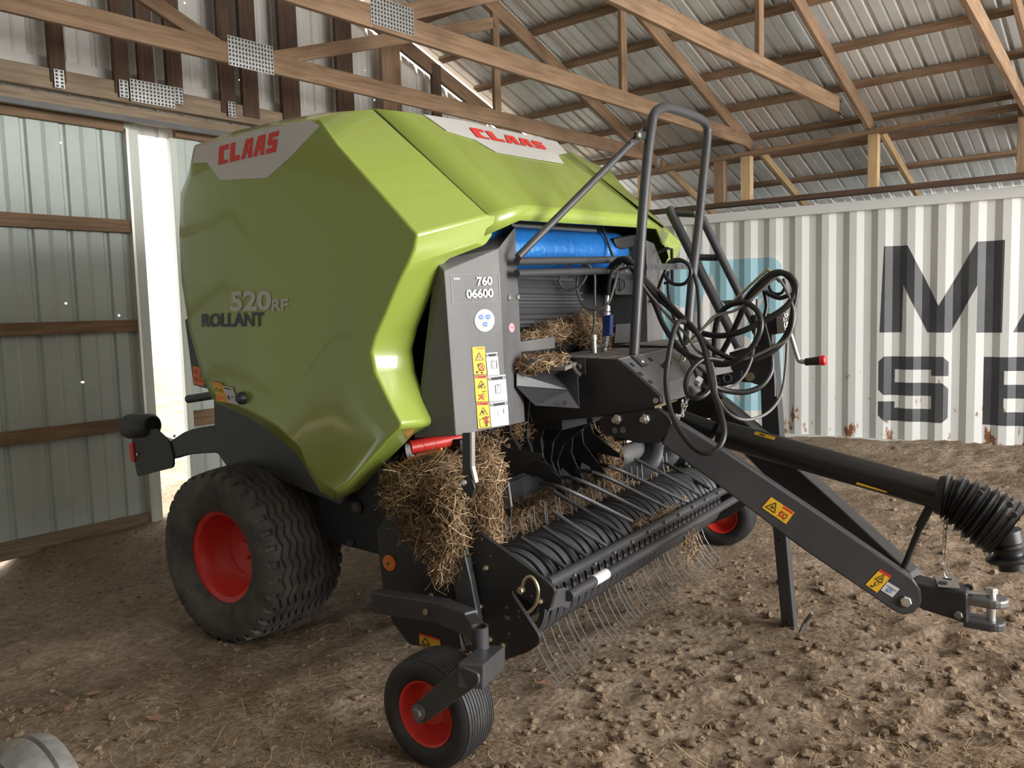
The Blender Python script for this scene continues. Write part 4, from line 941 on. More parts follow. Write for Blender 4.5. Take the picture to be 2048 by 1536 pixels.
d.rect(0, 0, 1, 1, 0, 0).disc(.5, .6, .22, .22, 1, 1).disc(.5, .6, .15, .15, 0, 2).disc(.52, .58, .08, .09, 1, 3).line((.1, .28), (.92, .34), .05, 2, 3).line((.25, .7), (.35, .85), .05, 1, 3)
d.done('round_logo_sticker', ('white', 'stamp', 'ink'), dl, 'small white sticker beside the hitch bolt')
HY = 3.47
mb = Mb(); mb.prism([AY(*z8(a, b), HY) for a, b in ((1150, 1115), (1270, 1148), (1495, 1185), (1500, 1380), (1215, 1290), (1150, 1240))], (0, .12, 0)); hit = obj('hitch', mb, 'black', baler, bevel=.01, seg=3)
def hplate(px, py, rx, zc, th):
    c = AY(*z8(px, py), YC)
    return c
pc = AY(*z8(1642, 1260), YC)
ztop, zlow = AY(*z8(1640, 1232), YC).z, AY(*z8(1642, 1375), YC).z
hx0 = AY(*z8(1480, 1200), YC).x
for z_, r_, nm in ((ztop, .058, 'hitch_eye'), (zlow, .05, 'hitch_plate')):
    ol = [V((hx0, YC-.05, z_)), V((pc.x, YC-r_, z_))]+[V((pc.x+r_*math.cos(t), YC+r_*math.sin(t), z_)) for t in [(-.5+k/10)*PI for k in range(1, 10)]]+[V((pc.x, YC+r_, z_)), V((hx0, YC+.05, z_))]
    mb = Mb(); mb.prism([p+V((0, 0, -.016)) for p in ol], (0, 0, .032)); obj(nm, mb, 'steeld' if nm == 'hitch_eye' else 'grey', hit, bevel=.008, seg=3)
mb = Mb(); mb.cyl(V((pc.x, YC, zlow-.03)), V((pc.x, YC, ztop+.035)), .016, 16); mb.hexnut(V((pc.x, YC, ztop+.03)), (0, 0, 1), .022, .02); mb.bar(V((pc.x, YC, ztop+.03)), AY(*z8(1490, 1178), YC-.03), .004, .03); obj('hitch_pin', mb, 'steel', hit)
p = AY(*z8(1440, 1318), HY); mb = Mb(); mb.hexnut(p, (0, -1, 0), .016, .012); obj('bolt', mb, 'steeld', hit)
mb = Mb(); mb.prism([AY(*z8(a, b), YC+.02) for a, b in ((1340, 1150), (1480, 1165), (1475, 1140), (1500, 1130), (1528, 1145), (1530, 1190), (1340, 1180))], (0, .008, 0)); obj('hose_bracket', mb, 'grey', hit)
mb = Mb(); tpz = AY(*z8(1368, 1115), YC-.01); mb.box(tpz, (.075, .11, .006), Matrix.Rotation(.25, 3, 'Z') @ Matrix.Rotation(.06, 3, 'X')); mb.box(tpz+V((.0, .02, .0045)), (.03, .014, .002), mi=1); mb.box(tpz+V((-.01, -.03, .0035)), (.03, .03, .001), mi=1); obj('steel_tag', mb, ('steel', 'ink'), hit)
def chain(name, pts, parent, pitch=.022, r=.0025):
    mb = Mb(); L = 0; k = 0
    for a, b in zip(pts, pts[1:]):
        a, b = V(a), V(b); n = max(1, int((b-a).length/pitch)); d = (b-a).normalized(); o1 = d.orthogonal().normalized(); o2 = d.cross(o1)
        for i in range(n):
            c = a+(b-a)*((i+.5)/n); o = o1 if k % 2 else o2; k += 1
            mb.tube([c+d*(pitch*.62*math.cos(t*PI/4))+o*(pitch*.32*math.sin(t*PI/4)) for t in range(8)], r, 5, closed=True)
    return obj(name, mb, 'steel', parent, smooth=True)
chain('safety_chain', [AY(*z8(1362, 720), YC), AY(*z8(1348, 1010), YC), AY(*z8(1368, 1090), YC)], hit)

# ---- drive shaft
PY = 3.52
ps0, ps1 = AY(1366, 838, PY), AY(1886, 992, PY)
pm = AY(1440, 866, PY); dirp = (ps1-pm).normalized()
mb = Mb(); mb.tube([ps0, pm+(ps0-pm)*.15], .04, 20); mb.tube([pm, ps1], .058, 24); pto = obj('drive_shaft', mb, 'pto', baler, smooth=True)
mb = Mb(); bp_ = [AY(*z8(a, b), PY) for a, b in ((1310, 580), (1400, 600), (1480, 640), (1570, 695), (1660, 750), (1740, 800))]
cl = cr_curve(bp_, 10); rr = []; n_ = len(cl)
for i in range(n_):
    t = i/(n_-1); base = .073+.038*min(1, t*1.6)
    if t < .1: w = 0
    elif t < .78: w = .012*(1 if (i % 6) < 1 else (-1 if 2 < (i % 6) < 5 else 0))
    else: w = .006*(1 if (i % 5) < 2 else 0)
    rr.append(base+w)
mb.tube(cl, rr, 32); obj('bellows', mb, 'pto', pto, smooth=True)
e0_, e1_ = AY(*z8(1720, 800), PY), AY(*z8(1770, 1040), PY)
mb = Mb(); mb.lathe(e0_, e1_, [(0, 0), (.058, 0), (.058, .3), (.050, .36), (.055, .42), (.05, .5), (.05, .62), (.078, .66), (.082, .72), (.076, .78), (.046, .8), (.044, 1), (0, 1)], 28, rel=True); obj('yoke', mb, 'pto', pto, smooth=True)
d_ = (ps1-pm)
def on_shaft(a, b): return AY(a, b, PY-.056)
d = Decal(on_shaft(1512, 862), on_shaft(1552, 874), on_shaft(1549, 880), on_shaft(1508, 868), lift=.004); d.rect(0, 0, 1, 1, 0, 0).rect(.25, .3, .5, .7, 1, 1); d.done('yellow_sticker', ('yellow', 'ink'), pto)
d = Decal(on_shaft(1715, 964), on_shaft(1775, 983), on_shaft(1773, 985), on_shaft(1712, 968), lift=.004); d.rect(0, 0, 1, 1, 0, 0); d.done('yellow_sticker', ('yellow', 'ink'), pto)
for a, b in ((1570, 575), (1755, 645), (1780, 708)):
    p = AY(*z8(a, b), PY-.115); mb = Mb(); mb.cyl(p, p+V((0, .02, 0)), .011, 12); obj('hole', mb, 'ink', pto)
mb = Mb(); mb.tube([AY(*z8(1268, 650), PY+.03), AY(*z8(1200, 780), PY+.03)], .017, 10); mb.tube([AY(*z8(1210, 765), PY+.03), AY(*z8(1092, 1060), PY+.02)], .012, 10); obj('shaft_support', mb, 'black', baler, smooth=True)

# ---- parking jack and hose stand
JY = 3.79
mb = Mb(); mb.prism([AY(x, y, JY) for x, y in ((1518, 700), (1548, 690), (1560, 870), (1562, 930), (1530, 930), (1524, 860))], (0, .08, 0)); jk = obj('parking_jack', mb, 'black', baler, bevel=.004)
mb = Mb(); mb.bar(AY(1548, 900, JY+.03), AY(1580, 1256, JY+.0), .06, .06, up=(1, 0, 0)); jl = obj('jack_leg', mb, 'grey', jk, bevel=.006)
for a, b in ((1559, 1078), (1575, 1245)):
    p = AY(a, b, JY-.034); mb = Mb(); mb.cyl(p, p+V((0, -.004, 0)), .010, 12); obj('hole', mb, 'ink', jl)
mb = Mb(); mb.tube([AZ(1600, 1266, .005), AZ(1610, 1245, .05), AZ(1624, 1226, .11)], .009, 8); obj('foot_pin', mb, 'steeld', jl, smooth=True)
z13 = zz(1380, 520, 5.12)
mb = Mb(); mb.prism(roundpoly([AY(*z13(a, b), 3.74) for a, b in ((390, 950), (640, 882), (850, 855), (860, 1220), (700, 1282), (620, 1255), (520, 1250), (410, 1105), (450, 1030))], .01), (0, .05, 0)); jb = obj('jack_bracket', mb, 'black', jk, bevel=.003)
p = AY(*z13(615, 1195), 3.74); mb = Mb(); mb.cyl(p, p+V((0, -.012, 0)), .02, 16); obj('pin', mb, 'brass', jb, smooth=True)
mb = Mb(); mb.prism(roundpoly([AY(*z13(a, b), 3.72) for a, b in ((240, 1185), (420, 1150), (530, 1125), (530, 1235), (430, 1275), (250, 1315))], .01), (0, .03, 0)); sb = obj('stand_arm', mb, 'black', jk, bevel=.003)
for a, b, r_ in ((385, 1210, .022), (282, 1235, .016)):
    p = AY(*z13(a, b), 3.719); mb = Mb(); mb.lathe(p, p+V((0, -.008, 0)), [(r_*.6, 0), (r_, 0), (r_, 1), (r_*.75, 1), (r_*.6, 0)], 18, rel=True); obj('bushing', mb, 'steeld', sb)
mb = Mb(); mb.prism(roundpoly([AY(*z13(a, b), 3.76) for a, b in ((610, 565), (880, 545), (960, 580), (990, 720), (890, 760), (640, 770), (615, 690))], .012), (0, .10, 0)); wn_ = obj('winch_housing', mb, 'black', jk, bevel=.006)
mb = Mb(); mb.prism([AY(*z13(a, b), 3.755) for a, b in ((880, 570), (960, 590), (975, 720), (890, 755))], (0, .01, 0)); obj('winch_cheek', mb, 'steel', wn_, bevel=.002)
mb = Mb(); mb.prism([AY(*z13(a, b), 3.80) for a, b in ((680, 760), (840, 760), (850, 1440), (730, 1440))], (0, .06, 0)); obj('winch_post', mb, 'black', jk, bevel=.003)
mb = Mb(); mb.tube(cr_curve([AY(*z13(a, b), 3.74) for a, b in ((985, 640), (1030, 760), (1100, 990), (1125, 1035), (1190, 1045))], 6), .010, 10); ck = obj('crank', mb, 'steel', jk, smooth=True)
ca, cb_, cc = AY(*z13(1180, 1045), 3.74), AY(*z13(1335, 1030), 3.74), AY(*z13(1395, 1026), 3.74)
mb = Mb(); mb.cyl(ca, cb_, .016, 14, r2=.02); obj('grip', mb, 'black', ck, smooth=True)
mb = Mb(); mb.lathe(cb_, cc, [(0, 0), (.022, 0), (.022, .8), (.016, 1), (0, 1)], 14, rel=True); obj('grip_end', mb, 'redtip', ck, smooth=True)
chain('jack_chain', [AY(*z13(985, 490), 3.72), AY(*z13(975, 690), 3.72)], jk, .02, .003)
mb = Mb(); mb.tube(cr_curve([AY(*z13(a, b), 3.66) for a, b in ((-30, 850), (200, 640), (460, 405), (770, 115), (800, 105), (850, 150), (900, 205), (920, 225))], 5), .006, 8); obj('hose_rod', mb, 'brass', jk, smooth=True)
chain('pin_chain', [AY(*zs(1815, 790), 3.3), AY(*zs(1800, 880), 3.25), AY(*zs(1735, 1000), 3.24)], baler, .02, .0028)
chain('pin_chain', [AY(*zs(1770, 810), 3.3), AY(*zs(1765, 990), 3.24)], baler, .02, .0028)

# ---- hydraulic hoses and cables (points: enlarged-crop x, y and the distance plane)
def hose(name, pts, r, m, zf=z5, res=8, label=None):
    mb = Mb(); mb.tube(cr_curve([AY(*zf(a, b), d) for a, b, d in pts], res), r, 10); o = obj(name, mb, m, baler, smooth=True)
    if label: o['label'] = label
    return o
hose('hydraulic_hose', [(650, 330, 3.62), (700, 290, 3.6), (760, 300, 3.6), (850, 410, 3.62), (980, 540, 3.64), (1120, 690, 3.62), (1260, 735, 3.6), (1400, 715, 3.58), (1560, 640, 3.6), (1680, 560, 3.62), (1725, 470, 3.64), (1690, 390, 3.66), (1620, 365, 3.66), (1540, 410, 3.66), (1450, 510, 3.66), (1400, 630, 3.68), (1340, 760, 3.7), (1290, 850, 3.72)], .0135, 'hose')
hose('hydraulic_hose', [(640, 345, 3.64), (690, 300, 3.62), (750, 315, 3.62), (880, 500, 3.6), (960, 680, 3.58), (1060, 820, 3.55), (1200, 890, 3.52), (1340, 900, 3.52), (1460, 820, 3.52), (1525, 700, 3.53), (1510, 600, 3.55), (1430, 540, 3.58), (1340, 560, 3.6), (1280, 620, 3.62), (1255, 740, 3.64), (1260, 900, 3.66)], .0125, 'hose')
hose('hydraulic_hose', [(760, 330, 3.6), (900, 490, 3.58), (1020, 600, 3.56), (1150, 720, 3.54), (1240, 810, 3.54), (1360, 870, 3.55), (1500, 870, 3.58), (1620, 800, 3.6), (1690, 700, 3.62), (1720, 560, 3.63), (1735, 450, 3.64), (1690, 380, 3.65), (1610, 380, 3.66), (1500, 480, 3.64), (1440, 560, 3.64)], .012, 'hose')
hose('hydraulic_hose', [(1080, 655, 3.4), (1040, 660, 3.34), (1010, 740, 3.28), (985, 870, 3.22), (972, 1010, 3.16), (1000, 1180, 3.1), (1080, 1330, 3.06), (1180, 1420, 3.04), (1270, 1400, 3.06), (1312, 1310, 3.1), (1290, 1180, 3.16), (1250, 1070, 3.24), (1225, 950, 3.34), (1190, 800, 3.44), (1130, 690, 3.50), (1030, 590, 3.55), (930, 480, 3.57)], .0115, 'hose', label='black hose hanging in a long loop in front of the drawbar')
hose('hydraulic_hose', [(1300, 880, 3.5), (1200, 870, 3.44), (1130, 920, 3.38), (1090, 1000, 3.32), (1100, 1080, 3.28), (1160, 1100, 3.28), (1220, 1060, 3.32), (1240, 980, 3.38), (1215, 880, 3.46), (1180, 760, 3.54)], .0115, 'hose')
hose('hydraulic_hose', [(1590, 870, 3.6), (1585, 950, 3.58), (1530, 1030, 3.54), (1440, 1065, 3.5), (1340, 1060, 3.46), (1260, 1035, 3.42), (1235, 1000, 3.4)], .0125, 'hose')
hose('hydraulic_hose', [(960, 390, 3.9), (975, 330, 3.9), (1030, 300, 3.9), (1090, 310, 3.9), (1118, 370, 3.9), (1080, 430, 3.9), (1010, 430, 3.9), (965, 380, 3.9), (985, 310, 3.92), (1050, 290, 3.92), (1110, 330, 3.92), (1150, 430, 3.9), (1165, 560, 3.85), (1170, 700, 3.8), (1215, 830, 3.75), (1230, 980, 3.6)], .009, 'hose')
hose('hydraulic_hose', [(985, 360, 3.95), (985, 480, 3.92), (1010, 600, 3.88), (1050, 740, 3.8), (1110, 860, 3.7), (1155, 980, 3.6), (1210, 1040, 3.5)], .008, 'hose')
hose('hydraulic_hose', [(1545, 470, 3.7), (1560, 560, 3.7), (1545, 650, 3.68), (1570, 760, 3.66), (1590, 860, 3.64), (1600, 960, 3.64), (1605, 1090, 3.64)], .009, 'hose')
hose('hydraulic_hose', [(1555, 480, 3.68), (1590, 500, 3.68), (1640, 515, 3.68), (1700, 500, 3.68), (1725, 540, 3.66), (1715, 680, 3.64), (1650, 780, 3.62), (1560, 850, 3.6), (1420, 880, 3.58)], .010, 'hose')
hose('hydraulic_hose', [(1610, 375, 3.7), (1575, 420, 3.7), (1590, 480, 3.7), (1640, 490, 3.7), (1668, 450, 3.7), (1660, 400, 3.7)], .007, 'hose')
hose('electric_cable', [(700, 350, 3.6), (780, 340, 3.56), (850, 460, 3.55), (940, 570, 3.55), (1000, 640, 3.55), (1080, 720, 3.52), (1150, 820, 3.5), (1230, 880, 3.48), (1260, 1000, 3.42), (1270, 1090, 3.36), (1340, 1190, 3.3), (1440, 1228, 3.34), (1560, 1190, 3.45), (1640, 1090, 3.55), (1670, 940, 3.62), (1680, 780, 3.66)], .0065, 'hoseg', label='thin grey cable drooping below the hoses')
hose('electric_cable', [(1150, 740, 3.5), (1200, 680, 3.52), (1260, 620, 3.54), (1370, 590, 3.56), (1450, 540, 3.58), (1540, 460, 3.6), (1620, 400, 3.62), (1680, 480, 3.62), (1720, 600, 3.62), (1690, 740, 3.6), (1580, 810, 3.58), (1440, 870, 3.56), (1290, 885, 3.54)], .0065, 'hoseg')
hose('electric_cable', [(1505, 520, 3.6), (1500, 640, 3.6), (1490, 760, 3.58), (1470, 880, 3.56), (1420, 980, 3.52), (1340, 1040, 3.48), (1250, 1040, 3.42)], .006, 'hoseg')
hose('grease_line', [(555, 560, 3.5), (555, 470, 3.5), (550, 370, 3.5), (500, 310, 3.48), (430, 310, 3.46), (360, 370, 3.45), (350, 430, 3.45), (400, 470, 3.46), (470, 440, 3.47), (510, 370, 3.48), (495, 320, 3.5), (460, 370, 3.5), (450, 460, 3.5), (480, 550, 3.5), (550, 585, 3.5), (630, 550, 3.52), (670, 440, 3.55), (690, 350, 3.58)], .0058, 'hoseg', label='thin grey line curled in two rings in front of the net roll')
hose('grease_line', [(553, 590, 3.5), (552, 660, 3.5), (542, 720, 3.5)], .006, 'hoseg')
hose('hydraulic_hose', [(635, 500, 3.55), (640, 420, 3.58), (660, 350, 3.6), (710, 300, 3.62)], .009, 'hose')
hose('hydraulic_hose', [(950, 640, 3.95), (935, 560, 3.95), (925, 470, 3.95), (960, 370, 3.92)], .008, 'hose')
# fittings that end the two lines
p = AY(*z5(545, 730), 3.5); q = AY(*z5(552, 860), 3.5); mb = Mb(); mb.lathe(p, q, [(0, 0), (.017, 0), (.019, .1), (.019, .25), (.015, .27), (.015, .95), (.018, .97), (.018, 1), (0, 1)], 16, rel=True); mb.box(p*.5+q*.5+V((.005, .02, 0)), (.02, .035, .012)); obj('coupling', mb, 'steel', baler, smooth=True)
p, q = AY(*z5(628, 500), 3.55), AY(*z5(622, 620), 3.55); mb = Mb(); mb.lathe(p, q, [(0, 0), (.010, 0), (.010, .5), (.018, .5), (.018, .75), (.013, .78), (.02, .82), (.02, 1), (0, 1)], 12, rel=True); vl = obj('valve', mb, 'steel', baler)
mb = Mb(); mb.prism(roundpoly([AY(*z5(a, b), 3.53) for a, b in ((600, 620), (645, 612), (642, 735), (598, 742))], .004), (0, .035, 0)); obj('valve_body', mb, 'blue', vl, bevel=.003)
p, q = AY(*z5(620, 735), 3.55), AY(*z5(608, 850), 3.55); mb = Mb(); mb.lathe(p, q, [(0, 0), (.018, 0), (.018, .25), (.012, .27), (.016, .35), (.016, .55), (.011, .6), (.014, .7), (.014, .95), (0, 1)], 14, rel=True); obj('valve_nipple', mb, 'steeld', vl)
p, q = AY(*zs(1910, 610), 3.36), AY(*zs(1955, 640), 3.36); mb = Mb(); mb.cyl(p, q, .02, 6); obj('plug', mb, 'white', baler)
p, q = AY(*zs(1850, 680), 3.36), AY(*zs(1900, 760), 3.36); mb = Mb(); mb.lathe(p, q, [(0, 0), (.028, 0), (.028, .3), (.022, .32), (.022, .6), (.028, .62), (.028, 1), (0, 1)], 16, rel=True); obj('coupling', mb, 'steeld', baler, smooth=True)

# ---- tyres
def tyre(mb, c, ax, R, w, prof, fn, nseg=220):
    """revolved tyre; fn(t across -1..1, angle) -> radius change"""
    c, ax = V(c), V(ax).normalized(); a = V((0, 0, 1)); a = (a-ax*a.dot(ax)).normalized(); b_ = ax.cross(a); rings = []
    for i in range(nseg):
        th = 2*PI*i/nseg; d = a*math.cos(th)+b_*math.sin(th); rings.append([mb.bm.verts.new(c+ax*(t*w/2)+d*(r*R+fn(t, th, r))) for t, r in prof])
    for i in range(nseg):
        A, B_ = rings[i], rings[(i+1) % nseg]
        for k in range(len(prof)-1): mb.bm.faces.new((A[k], A[k+1], B_[k+1], B_[k]))
def big_prof():
    side = [(-.80, .52), (-.86, .56), (-.95, .66), (-1.0, .76), (-.995, .84), (-.97, .90), (-.93, .945)]
    n = 120; crown = [(-.90+1.8*i/n, .965+.035*(1-(abs(-.90+1.8*i/n)/.9)**2.2)) for i in range(n+1)]
    return side + crown + [(-t, r) for t, r in side[::-1]]
def big_tread(t, th, r):
    if r < .93: return .004*math.sin(th*40) if .9 > r > .80 else 0
    tri = abs(((th*26/(2*PI)) % 1)*2-1)*2-1
    if abs(t) > .79:                                  # shoulder blocks
        return -.016 if ((th*34/(2*PI)+(.0 if t < 0 else .5)) % 1) < .34 else 0
    ph = ((t+.04*tri)/.18) % 1
    return -.014 if ph < .22 else 0
RC = V((-3.32, 2.60, .368))
def rear_wheel(y0, sgn):
    t = Mb(); c = V((RC.x, y0, RC.z)); tyre(t, c, (0, 1, 0), .424, .46, big_prof(), big_tread, 416)
    ty = obj('tyre', t, 'rubber', None, smooth=True)
    r_ = Mb(); o = V((0, -sgn, 0))
    r_.lathe(c, c+o, [(0, .02), (.10, .02), (.115, .03), (.14, .03), (.165, .05), (.185, .12), (.20, .165), (.222, .178), (.228, .172), (.232, .18), (.236, .172), (.232, .155), (.225, .12), (.2, -.1), (0, -.1)], 56)
    rm = obj('rim', r_, 'red', None, smooth=True)
    h = Mb(); h.lathe(c-o*.01, c+o*.05, [(0, 0), (.05, 0), (.05, .7), (.04, 1), (0, 1)], 20, rel=True)
    hb_ = obj('hub', h, 'red', None)
    return ty, rm, hb_
wheel = Mb(); wheel.cyl(RC+V((0, .1, 0)), RC+V((0, .35, 0)), .06, 16); wl_ = obj('wheel', wheel, 'black', baler)
for o in rear_wheel(RC.y, 1): o.parent = wl_
wl2 = wl_.copy(); C.objects.link(wl2); wl2.rotation_euler = (0, 0, PI); wl2.location = (2*RC.x, 2*YC, 0)
for o in list(wl_.children):
    o2 = o.copy(); C.objects.link(o2); o2.parent = wl2
def small_prof():
    side = [(-.5, .57), (-.72, .58), (-.90, .63), (-1.0, .72), (-1.0, .82), (-.95, .90), (-.86, .955)]
    n = 60; crown = [(-.82+1.64*i/n, .97+.03*(1-(abs(-.82+1.64*i/n)/.82)**2)) for i in range(n+1)]
    return side + crown + [(-t, r) for t, r in side[::-1]]
def small_tread(t, th, r):
    if r < .95: return 0
    return -.005 if ((t+1)/.16) % 1 < .17 else 0
def gauge_wheel(y, sgn, R=.205):
    c = V((-1.757 if y > 3 else -1.718, y, R-.0)); t = Mb(); tyre(t, c, (0, 1, .0), R, .165, small_prof(), small_tread, 120)
    ty = obj('tyre', t, 'rubberg', None, smooth=True)
    o = V((0, -sgn, 0)); r_ = Mb(); r_.lathe(c, c+o, [(0, .035), (.05, .035), (.062, .025), (.085, .02), (.098, .045), (.104, .066), (.112, .07), (.114, .062), (.108, .03), (.09, -.06), (0, -.06)], 40)
    return c, ty, obj('rim', r_, 'red', None, smooth=True)

# ---- pickup
pk0 = Mb(); PA = V((-1.77, 2.60, .385)); PB = V((-1.77, 4.56, .385))
pk0.cyl(PA, PB, .10, 24); pickup = obj('pickup_reel', pk0, 'black', baler, smooth=True)
NB = 34
bandp = [(-1.75, .225), (-1.69, .245), (-1.648, .29), (-1.63, .35), (-1.636, .41), (-1.66, .465), (-1.705, .512), (-1.765, .54), (-1.83, .545), (-1.90, .53), (-2.0, .49), (-2.13, .43)]
bcurve = [V((p.x, 0, p.z)) for p in cr_curve([V((x, 0, z)) for x, z in bandp], 4)]
def band(y):
    mb = Mb(); n = len(bcurve); rows_ = []
    for i, p in enumerate(bcurve):
        t = bcurve[min(i+1, n-1)]-bcurve[max(i-1, 0)]; nn = V((-t.z, 0, t.x)).normalized(); nn = nn if (p-V((-1.8, 0, .38))).dot(nn) > 0 else -nn
        rows_.append([mb.bm.verts.new(p+V((0, y+dy, 0))+nn*h) for dy, h in ((-.0175, -.022), (-.0175, 0), (-.012, .003), (-.006, .009), (.006, .009), (.012, .003), (.0175, 0), (.0175, -.022))])
    for A, B_ in zip(rows_, rows_[1:]):
        for k in range(7): mb.bm.faces.new((A[k], A[k+1], B_[k+1], B_[k]))
    return mb
b0 = obj('stripper_band', band(0), 'band', pickup, smooth=True); yb = [2.625+(4.53-2.625)*i/(NB-1) for i in range(NB)]
for i, y in enumerate(yb):
    o = b0 if i == 0 else b0.copy()
    if i: C.objects.link(o); o.parent = pickup
    o.location.y = y
def tine_mb(kind):
    mb = Mb()
    if kind == 0: pts = [(-1.72, .25), (-1.69, .17), (-1.645, .10), (-1.60, .055)]
    else: pts = [(-1.93, .50), (-1.945, .56), (-1.95, .63)]
    mb.tube([V((x, 0, z)) for x, z in pts], .0031, 6); return mb
for kind in (0, 1):
    t0_ = obj('tine', tine_mb(kind), 'steeld', pickup, smooth=True); first = True
    for i in range(NB-1):
        o = t0_ if first else t0_.copy()
        if not first: C.objects.link(o); o.parent = pickup
        first = False
        o.location = (random.uniform(-.02, .012), (yb[i]+yb[i+1])/2+random.uniform(-.006, .006), random.uniform(-.01, .012))
# wind guard: two cross tubes and the fingers
ta, tb_ = AX(*z7(290, 1128), -1.6), AX(*z7(1430, 525), -1.6)
mb = Mb(); mb.tube([ta, tb_], .024, 16); wg = obj('wind_guard', mb, 'grey', baler, smooth=True)
ua, ub = AX(*z7(420, 1205), -1.53), AX(*z7(1500, 575), -1.53)
mb = Mb(); mb.tube([ua, ub], .021, 16); lt = obj('crop_roller_tube', mb, 'grey', wg, smooth=True)
ld = (ub-ua).normalized(); lp = AX(*z7(612, 1090), -1.53)
mb = Mb(); mb.tube([lp-ld*.055, lp+ld*.055], .0222, 20); mb.tube([lp-ld*.02, lp+ld*.02], .0226, 20, mi=0); obj('paper_label', mb, 'white', lt, smooth=True)
for (a, b, c_) in (((410, 1037), (270, 940), (130, 845)), ((535, 965), (400, 873), (265, 780)), ((652, 898), (480, 790), (322, 683)), ((768, 832), (550, 695), (328, 560)), ((810, 745), (420, 555), (250, 512)), ((925, 708), (520, 505), (360, 475)), ((1020, 660), (620, 460), (465, 437)), ((1135, 622), (720, 425), (565, 395)), ((1228, 585), (1030, 470), (825, 360)), ((1290, 548), (1150, 465), (1015, 385))):
    p0 = AX(*z7(*a), -1.605); long_ = c_[1] < 600; p1 = AX(*z7(*b), -1.76 if long_ else -1.70); p2 = AX(*z7(*c_), -1.92 if long_ else -1.80)
    mb = Mb(); mb.tube(cr_curve([p0, p1, p2], 5), .0095, 9); obj('guard_finger', mb, 'grey', wg, smooth=True)
for a, b in ((455, 1075), (580, 1005), (700, 935), (810, 870), (910, 810), (1010, 750), (1098, 703), (1185, 655), (1262, 610), (1338, 570)):
    p = AX(*z7(a, b), -1.575); mb = Mb(); mb.lathe(p, p+V((.01, -.004, .0)), [(.009, 0), (.008, .6), (.004, 1), (0, 1)], 10, rel=True); obj('bolt', mb, 'steeld', wg)
# side shields
def PLy(pts, y): return [AY(*z10(a, b), y) for a, b in pts]
mb = Mb(); mb.prism(roundpoly(PLy(((150, 180), (210, 88), (330, 60), (470, 110), (560, 300), (600, 560), (640, 860), (500, 850), (340, 830), (240, 700), (190, 530)), 2.50), .015), (0, .02, 0)); shl = obj('side_shield', mb, 'black', baler, bevel=.003)
mb = Mb(); mb.prism(roundpoly(PLy(((690, 150), (1130, 470), (1175, 520), (1140, 635), (1060, 605), (895, 500), (1000, 650), (1085, 780), (1082, 830), (1020, 872), (880, 920), (660, 860), (610, 700), (570, 400), (560, 200)), 2.46), .012), (0, .02, 0)); shf = obj('side_shield', mb, 'black', baler, bevel=.003)
mb = Mb(); mb.prism([AX(*z10(a, b), -1.54) for a, b in ((1140, 640), (1165, 520), (1235, 500), (1280, 545), (1252, 625), (1210, 612))], (-.012, 0, 0)); obj('flange', mb, 'grey', shf, bevel=.004)
mb = Mb(); mb.prism(PLy(((575, 290), (650, 285), (690, 460), (725, 640), (735, 700), (610, 640), (590, 450)), 2.42), (0, .035, 0)); obj('lift_arm', mb, 'grey', shf, bevel=.006)
mb = Mb(); mb.prism(PLy(((635, 700), (690, 790), (690, 830), (662, 838)), 2.43), (0, .01, 0)); obj('gusset', mb, 'greyl', shf)
for a, b in ((783, 387), (750, 608), (805, 797), (880, 832), (685, 592), (437, 347), (990, 515), (1095, 578), (470, 543)):
    y_ = 2.46 if a > 500 else 2.50; p = AY(*z10(a, b), y_); mb = Mb(); mb.hexnut(p, (0, -1, 0), .011, .012); mb.cyl(p, p+V((0, -.02, 0)), .005, 8); obj('bolt', mb, 'brass', shf if a > 500 else shl)
for a, b, w_ in ((803, 320, .008), (697, 360, .008), (897, 617, .008), (900, 675, .014), (965, 637, .006), (968, 670, .006), (908, 766, .007), (1040, 552, .006)):
    p = AY(*z10(a, b), 2.4585); mb = Mb(); mb.box(p, (w_*1.5, .002, w_)); obj('slot', mb, 'greyl', shf)
mb = Mb(); mb.tube(cr_curve(PLy(((985, 512), (1000, 460), (1030, 438), (1062, 465), (1080, 520), (1068, 590), (1040, 630), (1012, 650)), 2.44), 5), .006, 8); p = AY(*z10(988, 512), 2.45); mb.hexnut(p, (0, -1, 0), .014, .02); obj('grease_pipe', mb, 'brass', shf, smooth=True)
d = Decal(*[AY(*z10(a, b), 2.50) for a, b in ((400, 758), (520, 795), (522, 850), (402, 825))], lift=.003); d.rect(0, 0, 1, 1, 0, 0).rect(0, 0, 1, .2, 1, 1).tri(.3, .62, .2, .05, 2, 2, .6); d.done('warning_sticker', ('yellow', 'red', 'ink'), shl)
p = AY(*z10(229, 359), 2.50); mb = Mb(); mb.lathe(p, p+V((0, -.012, 0)), [(0, 0), (.0335, 0), (.0335, .7), (.029, 1), (0, 1)], 28, rel=True); rf = obj('reflector', mb, 'orange', shl, smooth=True)
d = Decal(p+V((-.03, -.0125, .03)), p+V((.03, -.0125, .03)), p+V((.03, -.0125, -.03)), p+V((-.03, -.0125, -.03)), lift=.0005)
for k in range(3):
    an = -PI/2+k*2*PI/3; d.poly([(.5, .5), (.5+.45*math.cos(an-.45), .5+.45*math.sin(an-.45)), (.5+.48*math.cos(an), .5+.48*math.sin(an)), (.5+.45*math.cos(an+.45), .5+.45*math.sin(an+.45))], 0, 0)
d.disc(.5, .5, .1, .1, 1, 1); d.done('reflector_pattern', ('copper', 'ink'), rf)
